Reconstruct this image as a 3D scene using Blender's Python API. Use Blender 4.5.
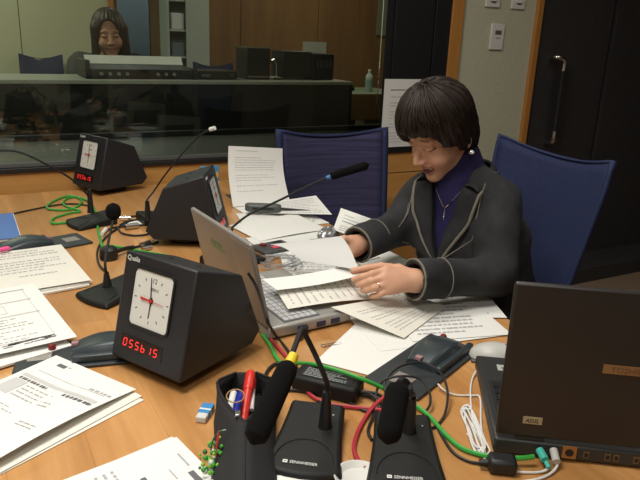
import bpy, bmesh, math, random
import numpy as np
from mathutils import Vector, Matrix, Euler

for o in list(bpy.data.objects): bpy.data.objects.remove(o)
SC = bpy.context.scene
COL = SC.collection
PI = math.pi
R = math.radians
rng = random.Random(7)

# ------------------------------------------------------------------ camera
CAM_Z = 1.30
FPX = 650.0
_p, _r, _az = R(17.3), R(2.4), R(29.0)
def _yaw(v): return Vector((v[0]*math.cos(_az)+v[1]*math.sin(_az), -v[0]*math.sin(_az)+v[1]*math.cos(_az), v[2]))
_F = Vector((0, math.cos(_p), -math.sin(_p))); _X = Vector((1, 0, 0)); _U = _X.cross(_F)
_X, _U = _X*math.cos(_r)+_U*math.sin(_r), _U*math.cos(_r)-_X*math.sin(_r)
CF, CX, CU = _yaw(_F), _yaw(_X), _yaw(_U)
CO = Vector((0, 0, CAM_Z))
cam_d = bpy.data.cameras.new('camera'); cam = bpy.data.objects.new('camera', cam_d); COL.objects.link(cam)
cam_d.sensor_width = 36; cam_d.lens = FPX*36/640; cam_d.clip_start = .02
m = Matrix((( CX.x, CU.x, -CF.x, CO.x), (CX.y, CU.y, -CF.y, CO.y), (CX.z, CU.z, -CF.z, CO.z), (0, 0, 0, 1)))
cam.matrix_world = m
SC.camera = cam

# ------------------------------------------------------------------ world, lamps, exposure
w = bpy.data.worlds.new('world'); SC.world = w; w.use_nodes = True
w.node_tree.nodes['Background'].inputs[0].default_value = (.8, .9, 1, 1)
w.node_tree.nodes['Background'].inputs[1].default_value = .05
SC.view_settings.view_transform = 'Standard'; SC.view_settings.look = 'None'
SC.view_settings.gamma = 1; SC.view_settings.use_curve_mapping = False
SC.view_settings.exposure = 0.12
def area_lamp(name, loc, sx, sy, power, col, rot=(0, 0, 0)):
    d = bpy.data.lights.new(name, 'AREA'); d.shape = 'RECTANGLE'; d.size = sx; d.size_y = sy
    d.energy = power; d.color = col
    o = bpy.data.objects.new(name, d); COL.objects.link(o); o.location = loc; o.rotation_euler = rot
    return o
WARM = (1.0, .965, .90)
area_lamp('ceiling_lamp', (-.25, .75, 2.52), .9, .5, 30, WARM)
area_lamp('ceiling_lamp', (.55, 1.55, 2.52), .7, .5, 13, WARM)
area_lamp('ceiling_lamp', (-.6, -.7, 2.52), .9, .5, 14, WARM)
area_lamp('ceiling_lamp', (2.3, .9, 2.52), .6, .6, 5, WARM)
area_lamp('control_room_lamp', (-.3, 4.5, 2.5), 1.0, .5, 18, (.92, 1.0, .80))
area_lamp('corridor_lamp', (1.45, 5.9, 2.5), .4, .3, 6, (.85, .95, 1.0))
area_lamp('control_room_lamp', (2.6, 4.3, 2.5), .5, .5, 12.0, (1.0, .9, .7))

# ------------------------------------------------------------------ helpers
def tp(u, v, z=.72):
    """point of the plane z seen at photo pixel u,v"""
    d = CF + CX*((u-320)/FPX) - CU*((v-240)/FPX)
    return CO + d*((z-CAM_Z)/d.z)
def dp(u, v, t):
    d = CF + CX*((u-320)/FPX) - CU*((v-240)/FPX)
    return CO + d*t

MATS = {}
def mat(name, col, rough=.5, metal=0.0, spec=.5, bump=0, bscale=200, var=0, vscale=8, emit=0, sheen=0, stretch=(1, 1, 1)):
    if name in MATS: return MATS[name]
    m = bpy.data.materials.new(name); m.use_nodes = True
    nt = m.node_tree; b = nt.nodes['Principled BSDF']
    b.inputs['Base Color'].default_value = (*col, 1); b.inputs['Roughness'].default_value = rough
    b.inputs['Metallic'].default_value = metal; b.inputs['Specular IOR Level'].default_value = spec
    if sheen: b.inputs['Sheen Weight'].default_value = sheen
    if emit:
        b.inputs['Emission Color'].default_value = (*col, 1); b.inputs['Emission Strength'].default_value = emit
    if var or bump:
        tc = nt.nodes.new('ShaderNodeTexCoord'); mp = nt.nodes.new('ShaderNodeMapping')
        mp.inputs['Scale'].default_value = stretch
        nt.links.new(tc.outputs['Object'], mp.inputs['Vector'])
    if var:
        n = nt.nodes.new('ShaderNodeTexNoise'); n.inputs['Scale'].default_value = vscale; n.inputs['Detail'].default_value = 4
        nt.links.new(mp.outputs[0], n.inputs['Vector'])
        rp = nt.nodes.new('ShaderNodeValToRGB')
        rp.color_ramp.elements[0].position = .3; rp.color_ramp.elements[1].position = .7
        rp.color_ramp.elements[0].color = (*[c*(1-var) for c in col], 1)
        rp.color_ramp.elements[1].color = (*[min(1, c*(1+var)) for c in col], 1)
        nt.links.new(n.outputs['Fac'], rp.inputs[0]); nt.links.new(rp.outputs[0], b.inputs['Base Color'])
    if bump:
        n2 = nt.nodes.new('ShaderNodeTexNoise'); n2.inputs['Scale'].default_value = bscale; n2.inputs['Detail'].default_value = 3
        nt.links.new(mp.outputs[0], n2.inputs['Vector'])
        bp = nt.nodes.new('ShaderNodeBump'); bp.inputs['Strength'].default_value = bump; bp.inputs['Distance'].default_value = .002
        nt.links.new(n2.outputs['Fac'], bp.inputs['Height']); nt.links.new(bp.outputs[0], b.inputs['Normal'])
    MATS[name] = m
    return m

def wood(name, c1, c2, axis='Y', rough=.35, scale=1.0, plank=None):
    m = bpy.data.materials.new(name); m.use_nodes = True; nt = m.node_tree; b = nt.nodes['Principled BSDF']
    tc = nt.nodes.new('ShaderNodeTexCoord'); mp = nt.nodes.new('ShaderNodeMapping')
    st = {'Y': (9, .7, 9), 'X': (.7, 9, 9), 'Z': (9, 9, .7)}[axis]
    mp.inputs['Scale'].default_value = [s*scale for s in st]
    nt.links.new(tc.outputs['Object'], mp.inputs[0])
    n = nt.nodes.new('ShaderNodeTexNoise'); n.inputs['Scale'].default_value = 2.2; n.inputs['Detail'].default_value = 6; n.inputs['Distortion'].default_value = .6
    nt.links.new(mp.outputs[0], n.inputs[0])
    n2 = nt.nodes.new('ShaderNodeTexNoise'); n2.inputs['Scale'].default_value = 14; n2.inputs['Detail'].default_value = 3
    nt.links.new(mp.outputs[0], n2.inputs[0])
    mx = nt.nodes.new('ShaderNodeMix'); mx.inputs[0].default_value = .3
    nt.links.new(n.outputs['Fac'], mx.inputs[2]); nt.links.new(n2.outputs['Fac'], mx.inputs[3])
    rp = nt.nodes.new('ShaderNodeValToRGB'); rp.color_ramp.elements[0].position = .35; rp.color_ramp.elements[1].position = .66
    rp.color_ramp.elements[0].color = (*c1, 1); rp.color_ramp.elements[1].color = (*c2, 1)
    nt.links.new(mx.outputs[0], rp.inputs[0])
    last = rp.outputs[0]
    if plank:
        br = nt.nodes.new('ShaderNodeTexBrick'); mp2 = nt.nodes.new('ShaderNodeMapping')
        mp2.inputs['Rotation'].default_value = (0, 0, PI/2 if axis == 'Y' else 0)
        nt.links.new(tc.outputs['Object'], mp2.inputs[0]); nt.links.new(mp2.outputs[0], br.inputs[0])
        br.inputs['Scale'].default_value = 1; br.inputs['Brick Width'].default_value = plank[1]; br.inputs['Row Height'].default_value = plank[0]
        br.inputs['Mortar Size'].default_value = .0006; br.inputs['Bias'].default_value = 0
        br.inputs['Color1'].default_value = (1.12, 1.12, 1.12, 1); br.inputs['Color2'].default_value = (.86, .85, .83, 1); br.inputs['Mortar'].default_value = (.7, .65, .6, 1)
        m2 = nt.nodes.new('ShaderNodeMix'); m2.data_type = 'RGBA'; m2.blend_type = 'MULTIPLY'; m2.inputs[0].default_value = .75
        nt.links.new(last, m2.inputs[6]); nt.links.new(br.outputs[0], m2.inputs[7]); last = m2.outputs[2]
    nt.links.new(last, b.inputs['Base Color']); b.inputs['Roughness'].default_value = rough
    MATS[name] = m
    return m

class MB:
    def __init__(s): s.bm = bmesh.new(); s.mats = []
    def mi(s, m):
        if m not in s.mats: s.mats.append(m)
        return s.mats.index(m)
    def add(s, verts, faces, m=None, X=None):
        k = s.mi(m); vs = [s.bm.verts.new((X @ Vector(v)) if X else v) for v in verts]
        for f in faces:
            try:
                q = s.bm.faces.new([vs[i] for i in f]); q.material_index = k
            except ValueError: pass
        return vs
    def box(s, lo, hi, m=None, X=None):
        (a, b, c), (d, e, f) = lo, hi
        s.add([(a, b, c), (d, b, c), (d, e, c), (a, e, c), (a, b, f), (d, b, f), (d, e, f), (a, e, f)],
              [(0, 3, 2, 1), (4, 5, 6, 7), (0, 1, 5, 4), (1, 2, 6, 5), (2, 3, 7, 6), (3, 0, 4, 7)], m, X)
        return s
    def prism(s, pts, z0, z1, m=None, X=None, top=None):
        n = len(pts); top = top or pts
        v = [(p[0], p[1], z0) for p in pts]+[(p[0], p[1], z1) for p in top]
        f = [tuple(range(n))[::-1], tuple(range(n, 2*n))]+[(i, (i+1) % n, n+(i+1) % n, n+i) for i in range(n)]
        s.add(v, f, m, X); return s
    def tube(s, pts, r, m=None, n=8, X=None, closed=False):
        pts = [Vector(p) for p in pts]; N = len(pts)
        rad = r if hasattr(r, '__len__') else [r]*N
        ts = []
        for i in range(N):
            a = pts[(i-1) % N] if closed else pts[max(i-1, 0)]; b = pts[(i+1) % N] if closed else pts[min(i+1, N-1)]
            d = b-a; ts.append(d.normalized() if d.length > 1e-9 else Vector((0, 0, 1)))
        up = Vector((0, 0, 1)) if abs(ts[0].z) < .9 else Vector((1, 0, 0))
        nrm = (up-ts[0]*up.dot(ts[0])).normalized()
        v = []; f = []
        for i in range(N):
            nrm = (nrm-ts[i]*nrm.dot(ts[i])).normalized(); bn = ts[i].cross(nrm)
            for k in range(n):
                a = 2*PI*k/n; v.append(pts[i]+(nrm*math.cos(a)+bn*math.sin(a))*rad[i])
        for i in range(N if closed else N-1):
            j = (i+1) % N
            for k in range(n): f.append((i*n+k, i*n+(k+1) % n, j*n+(k+1) % n, j*n+k))
        if not closed: f += [tuple(range(n))[::-1], tuple(range((N-1)*n, N*n))]
        s.add(v, f, m, X); return s
    def lathe(s, prof, m=None, n=24, X=None):
        v = []; f = []; N = len(prof)
        for (r, z) in prof:
            for k in range(n): a = 2*PI*k/n; v.append((r*math.cos(a), r*math.sin(a), z))
        for i in range(N-1):
            for k in range(n): f.append((i*n+k, i*n+(k+1) % n, (i+1)*n+(k+1) % n, (i+1)*n+k))
        f += [tuple(range(n))[::-1], tuple(range((N-1)*n, N*n))]
        s.add(v, f, m, X); return s
    def cyl(s, a, b, r, m=None, n=16, r2=None):
        return s.tube([a, b], [r, r if r2 is None else r2], m, n)
    def sphere(s, c, r, m=None, n=12, X=None):
        r = r if hasattr(r, '__len__') else (r, r, r)
        prof = [(max(math.sin(PI*i/n), 1e-4), -math.cos(PI*i/n)) for i in range(n+1)]
        T = Matrix.Translation(c) @ Matrix.Diagonal((*r, 1))
        return s.lathe(prof, m, 2*n, (X @ T) if X else T)
    def grid(s, P, m=None, X=None, closed_u=False):
        """P[i][j] points"""
        a, b = len(P), len(P[0]); v = [p for row in P for p in row]; f = []
        for i in range(a-1):
            for j in range(b if closed_u else b-1): f.append((i*b+j, i*b+(j+1) % b, (i+1)*b+(j+1) % b, (i+1)*b+j))
        s.add(v, f, m, X); return s
    def text(s, body, size, m, X, ext=.0002, align='LEFT', shear=0, sx=1):
        c = bpy.data.curves.new('t', 'FONT'); c.body = body; c.size = size; c.extrude = ext; c.align_x = align; c.shear = shear
        c.resolution_u = 2
        o = bpy.data.objects.new('t', c); COL.objects.link(o)
        dg = bpy.context.evaluated_depsgraph_get(); me = bpy.data.meshes.new_from_object(o.evaluated_get(dg))
        S = Matrix.Diagonal((sx, 1, 1, 1))
        s.add([S @ v.co for v in me.vertices], [tuple(p.vertices) for p in me.polygons], m, X)
        bpy.data.objects.remove(o); bpy.data.meshes.remove(me); bpy.data.curves.remove(c)
        return s
    def build(s, name, m=None, parent=None, bevel=0, seg=2, ang=38, flat=False, sub=0, solid=0, loc=None, recalc=True):
        if m is not None: s.mats = [m if k is None else k for k in s.mats]
        if recalc: bmesh.ops.recalc_face_normals(s.bm, faces=s.bm.faces)
        me = bpy.data.meshes.new(name); s.bm.to_mesh(me); s.bm.free()
        for q in s.mats: me.materials.append(q)
        if not flat:
            me.polygons.foreach_set('use_smooth', [True]*len(me.polygons)); me.set_sharp_from_angle(angle=R(ang))
        o = bpy.data.objects.new(name, me); COL.objects.link(o)
        if parent: o.parent = parent
        if loc is not None: o.location = loc
        if solid:
            k = o.modifiers.new('s', 'SOLIDIFY'); k.thickness = solid; k.offset = 0
        if bevel:
            k = o.modifiers.new('b', 'BEVEL'); k.width = bevel; k.segments = seg; k.limit_method = 'ANGLE'; k.angle_limit = R(35)
        if sub:
            k = o.modifiers.new('ss', 'SUBSURF'); k.levels = sub; k.render_levels = sub
        return o

def cr(pts, k=8, closed=False):
    """catmull-rom through points"""
    P = [Vector(p) for p in pts]; n = len(P); out = []
    for i in range(n if closed else n-1):
        if closed: a, b, c, d = P[(i-1) % n], P[i], P[(i+1) % n], P[(i+2) % n]
        else: a, b, c, d = P[max(i-1, 0)], P[i], P[i+1], P[min(i+2, n-1)]
        for j in range(k):
            t = j/k
            out.append(.5*((2*b)+(c-a)*t+(2*a-5*b+4*c-d)*t*t+(3*b-a-3*c+d)*t**3))
    if not closed: out.append(P[-1])
    return out

def tag(o, label, cat, group=None, kind=None):
    if label: o['label'] = label
    if cat: o['category'] = cat
    if group: o['group'] = group
    if kind: o['kind'] = kind
    return o
def thing(name, label, cat, loc=(0, 0, 0), rz=0, group=None):
    o = bpy.data.objects.new(name, None); COL.objects.link(o); o.empty_display_size = .05
    o.location = loc; o.rotation_euler = (0, 0, rz)
    return tag(o, label, cat, group)
def struct(name, mb, m, **k):
    o = mb.build(name, m, **k); o['kind'] = 'structure'; return o
def setbase(o, p):
    """shift a one-mesh thing's origin to p (mesh built in world coordinates)"""
    p = Vector(p); o.data.transform(Matrix.Translation(-p)); o.location = p; return o
def dup(root, loc, rz, label, group=None):
    r = root.copy(); COL.objects.link(r); r.location = loc; r.rotation_euler = (0, 0, rz); r['label'] = label
    if group: r['group'] = group
    for ch in list(root.children):
        c = ch.copy(); COL.objects.link(c); c.parent = r
        for g in list(ch.children):
            d = g.copy(); COL.objects.link(d); d.parent = c
    return r

# ---- signed distance modelling for organic forms
def cap(P, a, b, ra, rb):
    a = np.array(a, float); b = np.array(b, float); ab = b-a; L = ab @ ab
    t = np.clip(((P[0]-a[0])*ab[0]+(P[1]-a[1])*ab[1]+(P[2]-a[2])*ab[2])/L, 0, 1)
    d = np.sqrt((P[0]-a[0]-t*ab[0])**2+(P[1]-a[1]-t*ab[1])**2+(P[2]-a[2]-t*ab[2])**2)
    return d-(ra+t*(rb-ra))
def ell(P, c, r, axes=None):
    q = [P[i]-c[i] for i in range(3)]
    if axes is not None: q = [q[0]*A[0]+q[1]*A[1]+q[2]*A[2] for A in axes]
    k = np.sqrt(sum((q[i]/r[i])**2 for i in range(3)))
    k2 = np.sqrt(sum((q[i]/r[i]**2)**2 for i in range(3)))+1e-9
    return k*(k-1)/k2
def smin(a, b, k):
    h = np.clip(.5+.5*(b-a)/k, 0, 1); return b*(1-h)+a*h-k*h*(1-h)
def smax(a, b, k): return -smin(-a, -b, k)
def nets(fn, lo, hi, h):
    ax = [np.arange(lo[i], hi[i]+h, h, dtype=np.float32) for i in range(3)]
    G = np.meshgrid(*ax, indexing='ij'); V = fn(G).astype(np.float32); S = V < 0
    n = V.shape; c = tuple(k-1 for k in n)
    acc = np.zeros(c+(3,), np.float32); cnt = np.zeros(c, np.float32)
    offs = [(i, j, k) for i in (0, 1) for j in (0, 1) for k in (0, 1)]
    sl = lambda o: tuple(slice(o[d], o[d]+c[d]) for d in range(3))
    for a in offs:
        for d in range(3):
            if a[d]: continue
            b = list(a); b[d] = 1
            va, vb = V[sl(a)], V[sl(b)]; x = (va < 0) != (vb < 0)
            t = np.where(x, va/np.where(x, va-vb, 1), 0)
            for e in range(3): acc[..., e] += np.where(x, a[e]+(t if e == d else 0), 0)
            cnt += x
    msk = cnt > 0; idx = -np.ones(c, np.int64); idx[msk] = np.arange(msk.sum())
    I = np.argwhere(msk); verts = (I+acc[msk]/cnt[msk][:, None])*h+np.array([ax[0][0], ax[1][0], ax[2][0]])
    quads = []
    for d in range(3):
        e, f = (d+1) % 3, (d+2) % 3
        s0 = [slice(None)]*3; s1 = [slice(None)]*3; s0[d] = slice(0, n[d]-1); s1[d] = slice(1, n[d])
        for q in (e, f): s0[q] = slice(1, n[q]-1); s1[q] = slice(1, n[q]-1)
        A, B = S[tuple(s0)], S[tuple(s1)]; E = np.argwhere(A != B)
        if not len(E): continue
        fl = A[tuple(E.T)]
        base = E.copy(); base[:, e] += 1; base[:, f] += 1
        def at(de, df):
            q = base.copy(); q[:, e] -= de; q[:, f] -= df; return idx[tuple(q.T)]
        Q = np.stack([at(1, 1), at(0, 1), at(0, 0), at(1, 0)], 1)
        Q[~fl] = Q[~fl][:, ::-1]; quads.append(Q)
    return verts, np.concatenate(quads)
def smooth_mesh(v, q, it=2, lam=.5):
    e = np.concatenate([q[:, [0, 1]], q[:, [1, 2]], q[:, [2, 3]], q[:, [3, 0]]]); e = np.concatenate([e, e[:, ::-1]])
    for _ in range(it):
        s = np.zeros_like(v); np.add.at(s, e[:, 0], v[e[:, 1]]); n = np.bincount(e[:, 0], minlength=len(v))[:, None]
        v = v+(s/np.maximum(n, 1)-v)*lam
    return v
def npmesh(name, parts, mats, parent=None, base=(0, 0, 0)):
    """parts: list of (verts, faces, material index)"""
    vs = []; fs = []; mi = []; off = 0
    for v, q, k in parts:
        v = np.asarray(v, float)-np.array(base); vs.append(v); fs += [tuple(int(i)+off for i in f) for f in q]; mi += [k]*len(q); off += len(v)
    me = bpy.data.meshes.new(name); me.from_pydata(np.concatenate(vs).tolist(), [], fs)
    me.polygons.foreach_set('material_index', mi); me.polygons.foreach_set('use_smooth', [True]*len(fs)); me.update()
    for x in mats: me.materials.append(x)
    o = bpy.data.objects.new(name, me); COL.objects.link(o)
    if parent: o.parent = parent
    return o
def mb_arrays(mb, mindex):
    mb.bm.verts.index_update(); v = np.array([tuple(x.co) for x in mb.bm.verts]); q = [tuple(y.index for y in f.verts) for f in mb.bm.faces]
    bmesh.ops.recalc_face_normals(mb.bm, faces=mb.bm.faces)
    q = [tuple(y.index for y in f.verts) for f in mb.bm.faces]; mb.bm.free(); return (v, q, mindex)
# ------------------------------------------------------------------ materials
TABLE = wood('table_wood', (.42, .195, .060), (.60, .315, .115), 'Y', .32, .8, plank=(.11, 1.3))
PANEL = wood('panel_wood', (.50, .235, .060), (.64, .33, .10), 'X', .4, .8)
TRIM = wood('trim_wood', (.42, .18, .04), (.52, .24, .06), 'Z', .4, 1)
BROWN = wood('dark_wood', (.16, .085, .034), (.24, .13, .052), 'Z', .5, .7)
BLACKW = mat('black_fabric_panel', (.030, .027, .027), .85, bump=.3, bscale=400, var=.15, vscale=30)
FRAME = mat('black_frame', (.012, .012, .013), .45)
SILL = mat('grey_sill', (.15, .16, .145), .5)
BEAD = mat('grey_bead', (.085, .095, .09), .5)
BEIGE = mat('beige_cloth_panel', (.53, .525, .39), .9, bump=.3, bscale=700, var=.06, vscale=60)
CBEIGE = mat('control_beige', (.55, .53, .37), .8)
CARPET = mat('tan_carpet', (.26, .18, .115), .95, bump=.5, bscale=600, var=.12, vscale=120)
CEIL = mat('ceiling', (.7, .68, .62), .9)
WALLP = mat('wall_paint', (.45, .41, .33), .9)
def glass(name, refl, tint):
    m = bpy.data.materials.new(name); m.use_nodes = True; nt = m.node_tree
    for n in list(nt.nodes): nt.nodes.remove(n)
    o = nt.nodes.new('ShaderNodeOutputMaterial'); mx = nt.nodes.new('ShaderNodeMixShader'); t = nt.nodes.new('ShaderNodeBsdfTransparent')
    g = nt.nodes.new('ShaderNodeBsdfGlossy'); f = nt.nodes.new('ShaderNodeFresnel'); f.inputs[0].default_value = refl
    t.inputs[0].default_value = (*tint, 1); g.inputs['Roughness'].default_value = 0.0; g.inputs[0].default_value = (.9, .95, .9, 1)
    nt.links.new(f.outputs[0], mx.inputs[0]); nt.links.new(t.outputs[0], mx.inputs[1]); nt.links.new(g.outputs[0], mx.inputs[2]); nt.links.new(mx.outputs[0], o.inputs[0])
    return m
GLASS = glass('studio_glass', 1.45, (.97, .98, .957))
WHITEP = mat('white_plastic', (.72, .70, .66), .45)
BLK = mat('black_plastic', (.011, .0112, .012), .5)
BLKM = mat('black_matte', (.010, .010, .011), .75)
BLKS = mat('black_satin', (.010, .0108, .0105), .55, spec=.3, bump=.15, bscale=900)
BLKMET = mat('black_metal_housing', (.0135, .0145, .018), .5, bump=.12, bscale=900)
FOAM = mat('black_foam', (.006, .0057, .0057), 1.0, spec=.15, bump=1.0, bscale=900)
RUB = mat('black_cable', (.012, .012, .013), .5)
STEEL = mat('steel', (.62, .62, .60), .28, 1.0)
CHROME = mat('chrome', (.85, .85, .83), .12, 1.0)
DGREY = mat('dark_grey_plastic', (.06, .063, .066), .5)
PAPER = mat('paper', (.80, .80, .76), .75)
PAPERC = mat('cream_paper', (.76, .74, .66), .75)
INK = mat('ink', (.13, .13, .14), .8)
INKL = mat('light_ink', (.42, .42, .42), .8)
INKG = mat('grey_tint', (.56, .56, .55), .8)
INKR = mat('red_ink', (.45, .16, .15), .8)
BLUEF = mat('blue_mesh', (.0115, .019, .072), .8, bump=.6, bscale=500, var=.2, vscale=150)
WHITE = mat('white', (.75, .75, .72), .5)

# ------------------------------------------------------------------ the studio room
WY = 2.60
struct('floor', MB().box((-2.6, -1.9, -.05), (4.3, 2.95, 0)), CARPET, flat=True)
struct('ceiling', MB().box((-2.6, -1.9, 2.6), (4.3, 2.95, 2.65)), CEIL, flat=True)
struct('wall_left', MB().box((-2.65, -1.9, 0), (-2.6, 2.95, 2.6)), WALLP, flat=True)
struct('wall_right', MB().box((4.3, -1.9, 0), (4.35, 2.95, 2.6)), BLACKW, flat=True)
struct('wall_front', MB().box((-2.6, -1.95, 0), (4.3, -1.9, 2.6)), WALLP, flat=True)
WX0, WX1 = -1.5, 1.735
# wood dado under the window with a groove
b = MB()
b.box((-2.6, WY, 0), (2.10, WY+.02, .674)); b.box((-2.6, WY, .679), (2.10, WY+.02, .778)); b.box((-2.6, WY+.004, .674), (2.10, WY+.02, .679), FRAME)
struct('wall_back', b, PANEL, flat=True)
# wall core and reveal between the two rooms
b = MB(); b.box((-2.6, WY+.02, 0), (4.3, 2.95, .775)); struct('wall_back_core', b, FRAME, flat=True)
b = MB(); b.box((-2.6, WY, 2.15), (2.10, 2.95, 2.6)); b.box((-2.6, WY, .778), (WX0, 2.95, 2.15)); struct('wall_back_upper', b, FRAME, flat=True)
b = MB(); b.prism([(WY+.02, .776), (2.95, .776), (2.95, .845), (WY+.03, .80)], WX0, 2.05, None, Matrix(((0, 0, 1, 0), (1, 0, 0, 0), (0, 1, 0, 0), (0, 0, 0, 1))))
struct('window_sill', b, SILL, flat=True)
b = MB()                                                   # black frame of the window, near face
b.box((WX0, WY-.012, .7785), (2.10, WY+.02, .797))
b.prism([(WX1, WY-.004), (1.775, WY-.004), (1.775, WY), (2.1, WY), (2.1, 2.95), (2.03, 2.95)], .797, 2.15); b.box((1.78, WY-.012, .797), (2.0, WY+.001, 2.15)); b.box((2.008, WY-.012, .797), (2.10, WY+.001, 2.15))
b.box((WX0, 2.92, .845), (2.0, 2.95, .866))
struct('trim_1', b, FRAME, bevel=.002)
b = MB(); b.box((WX0, WY+.0, .7975), (WX1, WY+.014, .8145)); struct('trim_2', b, BEAD, bevel=.002)
for k, y in ((1, WY+.022), (2, 2.935)):
    b = MB(); b.box((WX0+.002, y, .806 if k == 1 else .862), (WX1-.002 if k == 1 else 2.02, y+.006, 2.148)); struct('window_%d' % k, b, GLASS, flat=True)
# cloth panel with wooden trims, then black door and black panels
b = MB(); b.box((2.10, WY-.02, 0), (2.168, 2.95, 2.6)); struct('trim_3', b, TRIM, bevel=.002)
b = MB(); b.box((2.168, WY, 0), (2.652, 2.95, 2.6)); struct('wall_back_cloth', b, BEIGE, flat=True)
b = MB(); b.box((2.652, WY-.02, 0), (2.69, 2.95, 2.6)); struct('trim_4', b, TRIM, bevel=.002)
d = MB().box((2.695, WY, .02), (3.25, 2.66, 2.2)).build('door_1', BLACKW, bevel=.003); d['kind'] = 'structure'
b = MB(); b.box((2.69, WY+.06, 0), (3.3, 2.95, 2.6)); b.box((2.69, WY+.005, 2.21), (3.29, 2.95, 2.6)); b.box((3.275, WY-.01, 0), (4.3, 2.95, 2.6)); struct('wall_back_black', b, BLACKW, flat=True)
b = MB(); b.box((2.70, 2.36, 0), (4.3, WY-.012, .09)); struct('baseboard_back', b, BLACKW, bevel=.003)
h = MB()
hp = cr([(2.80, WY+.002, 1.245), (2.80, WY-.05, 1.25), (2.845, WY-.062, 1.235), (2.85, WY-.06, 1.17)], 5)
h.tube(hp, .013, CHROME, 10)
h.tube([(2.85, WY-.06, 1.18), (2.85, WY-.06, .86)], .0155, BLKM, 10)
h.tube(cr([(2.85, WY-.06, .87), (2.85, WY-.06, .81), (2.85, WY-.04, .795), (2.85, WY+.002, .79)], 4), .013, CHROME, 10)
h.build('door_handle', None, d)
# fittings on the cloth panel
def wallplate(name, label, cat, x0, x1, z0, z1, group=None, kind='switch'):
    t = thing(name, label, cat, ((x0+x1)/2, WY, (z0+z1)/2), 0, group)
    ww, hh = (x1-x0)/2, (z1-z0)/2
    MB().box((-ww, -.012, -hh), (ww, 0, hh)).build('plate', WHITEP, t, bevel=.004)
    if kind == 'switch':
        MB().box((-ww*.55, -.017, -hh*.55), (ww*.55, -.011, hh*.55)).build('rocker', WHITE, t, bevel=.002)
        MB().box((-ww*.3, -.0185, -hh*.62), (ww*.3, -.0105, -hh*.58)).build('indicator', DGREY, t)
    else:
        MB().box((-ww*.42, -.0135, hh*.18), (ww*.5, -.0115, hh*.5)).build('display', mat('lcd', (.12, .12, .11), .3), t)
        MB().box((-ww*.3, -.0145, -hh*.12), (ww*.35, -.0115, -hh*.02)).build('button', mat('grey_button', (.45, .44, .42), .5), t, bevel=.001)
wallplate('switch_plate', 'white switch plate high on the cloth panel, left one of the two', 'switch', 2.305, 2.397, 1.475, 1.60, 'switch plates on the cloth panel')
wallplate('switch_plate', 'white switch plate high on the cloth panel, right one nearer the door trim', 'switch', 2.475, 2.565, 1.475, 1.60, 'switch plates on the cloth panel')
wallplate('wall_controller', 'white wall controller with small dark display below the switch plates', 'wall controller', 2.36, 2.448, 1.275, 1.40, None, 'ctl')

# ------------------------------------------------------------------ control room behind the glass
struct('control_floor', MB().box((-2.6, 2.95, -.05), (5.2, 6.6, .12)), mat('control_carpet', (.06, .055, .045), .95), flat=True)
struct('control_ceiling', MB().box((-2.6, 2.95, 2.6), (5.2, 6.6, 2.65)), CEIL, flat=True)
struct('control_wall_left', MB().box((-2.65, 2.95, 0), (-2.6, 6.6, 2.6)), CBEIGE, flat=True)
struct('control_wall_right', MB().box((5.2, 2.95, 0), (5.25, 6.6, 2.6)), BROWN, flat=True)
b = MB(); b.box((-2.6, 5.4, .1), (.43, 5.45, 2.6)); b.box((.436, 5.4, .1), (1.06, 5.45, 2.6)); b.box((.43, 5.41, .1), (.436, 5.45, 2.6), FRAME)
struct('control_wall_back', b, CBEIGE, flat=True); 
struct('trim_5', MB().box((1.06, 5.38, .1), (1.10, 5.46, 2.6)), TRIM, flat=True)
b = MB(); b.box((1.10, 6.3, .1), (1.75, 6.35, 2.6), mat('far_room_wall', (.28, .36, .42), .8)); struct('control_wall_far', b, None, flat=True)
b = MB(); b.box((1.385, 5.40, .1), (1.46, 5.46, 2.6)); b.box((1.10, 5.40, .1), (1.13, 5.46, 2.6)); struct('door_2_frame', b, BROWN, flat=True)
d2 = MB().box((1.13, 5.42, .12), (1.385, 5.43, 2.3)).build('door_2', GLASS, flat=True); d2['kind'] = 'structure'
b = MB(); b.box((1.79, 5.35, .1), (2.12, 5.45, 2.6)); b.box((2.127, 5.35, .1), (2.85, 5.45, 2.6)); b.box((2.12, 5.36, .1), (2.127, 5.45, 2.6))
b.box((2.857, 5.35, .1), (5.2, 5.45, 2.6)); struct('control_wall_wood', b, BROWN, flat=True)
b = MB(); b.box((3.47, 5.33, 1.34), (3.70, 5.352, 2.2)); tag(b.build('wall_board', mat('grey_board', (.2, .2, .17), .7)), 'grey board hanging on the brown control room wall beside the black window frame', 'board')
# pale cabinet
t = thing('tall_cabinet', 'pale grey tall cabinet with open shelves behind the control room operator', 'cabinet', (1.62, 5.28, .12))
PG = mat('pale_grey', (.42, .47, .44), .5)
q = MB(); q.box((-.165, -.1, 0), (-.15, .16, 2.1)); q.box((.15, -.1, 0), (.165, .16, 2.1)); q.box((-.15, .14, 0), (.15, .16, 2.1)); q.box((-.15, -.1, 2.08), (.15, .14, 2.1))
q.build('carcass', PG, t)
q = MB(); q.box((-.02, -.115, 0), (.165, -.1, 2.1)); q.build('door', PG, t)
for z in (.55, .98, 1.18, 1.40): MB().box((-.15, -.1, z), (.15, .14, z+.015)).build('shelf', PG, t)
for i, (x, z, hh, c) in enumerate(((-.08, 1.195, .12, (.62, .66, .68)), (-.085, 1.415, .30, (.62, .68, .70)), (-.08, .995, .10, (.12, .16, .20)))):
    tag(setbase(MB().box((1.62+x-.05, 5.19, .12+z+.001), (1.62+x+.05, 5.40, .12+z+hh)).build('storage_box', mat('storage_box_%d' % i, c, .5), bevel=.004), (1.62+x, 5.29, .12+z)),
        ('pale box on the middle shelf of the control room cabinet', 'tall pale box on the top shelf of the control room cabinet', 'dark blue box on the lower shelf of the control room cabinet')[i], 'box')
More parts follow.
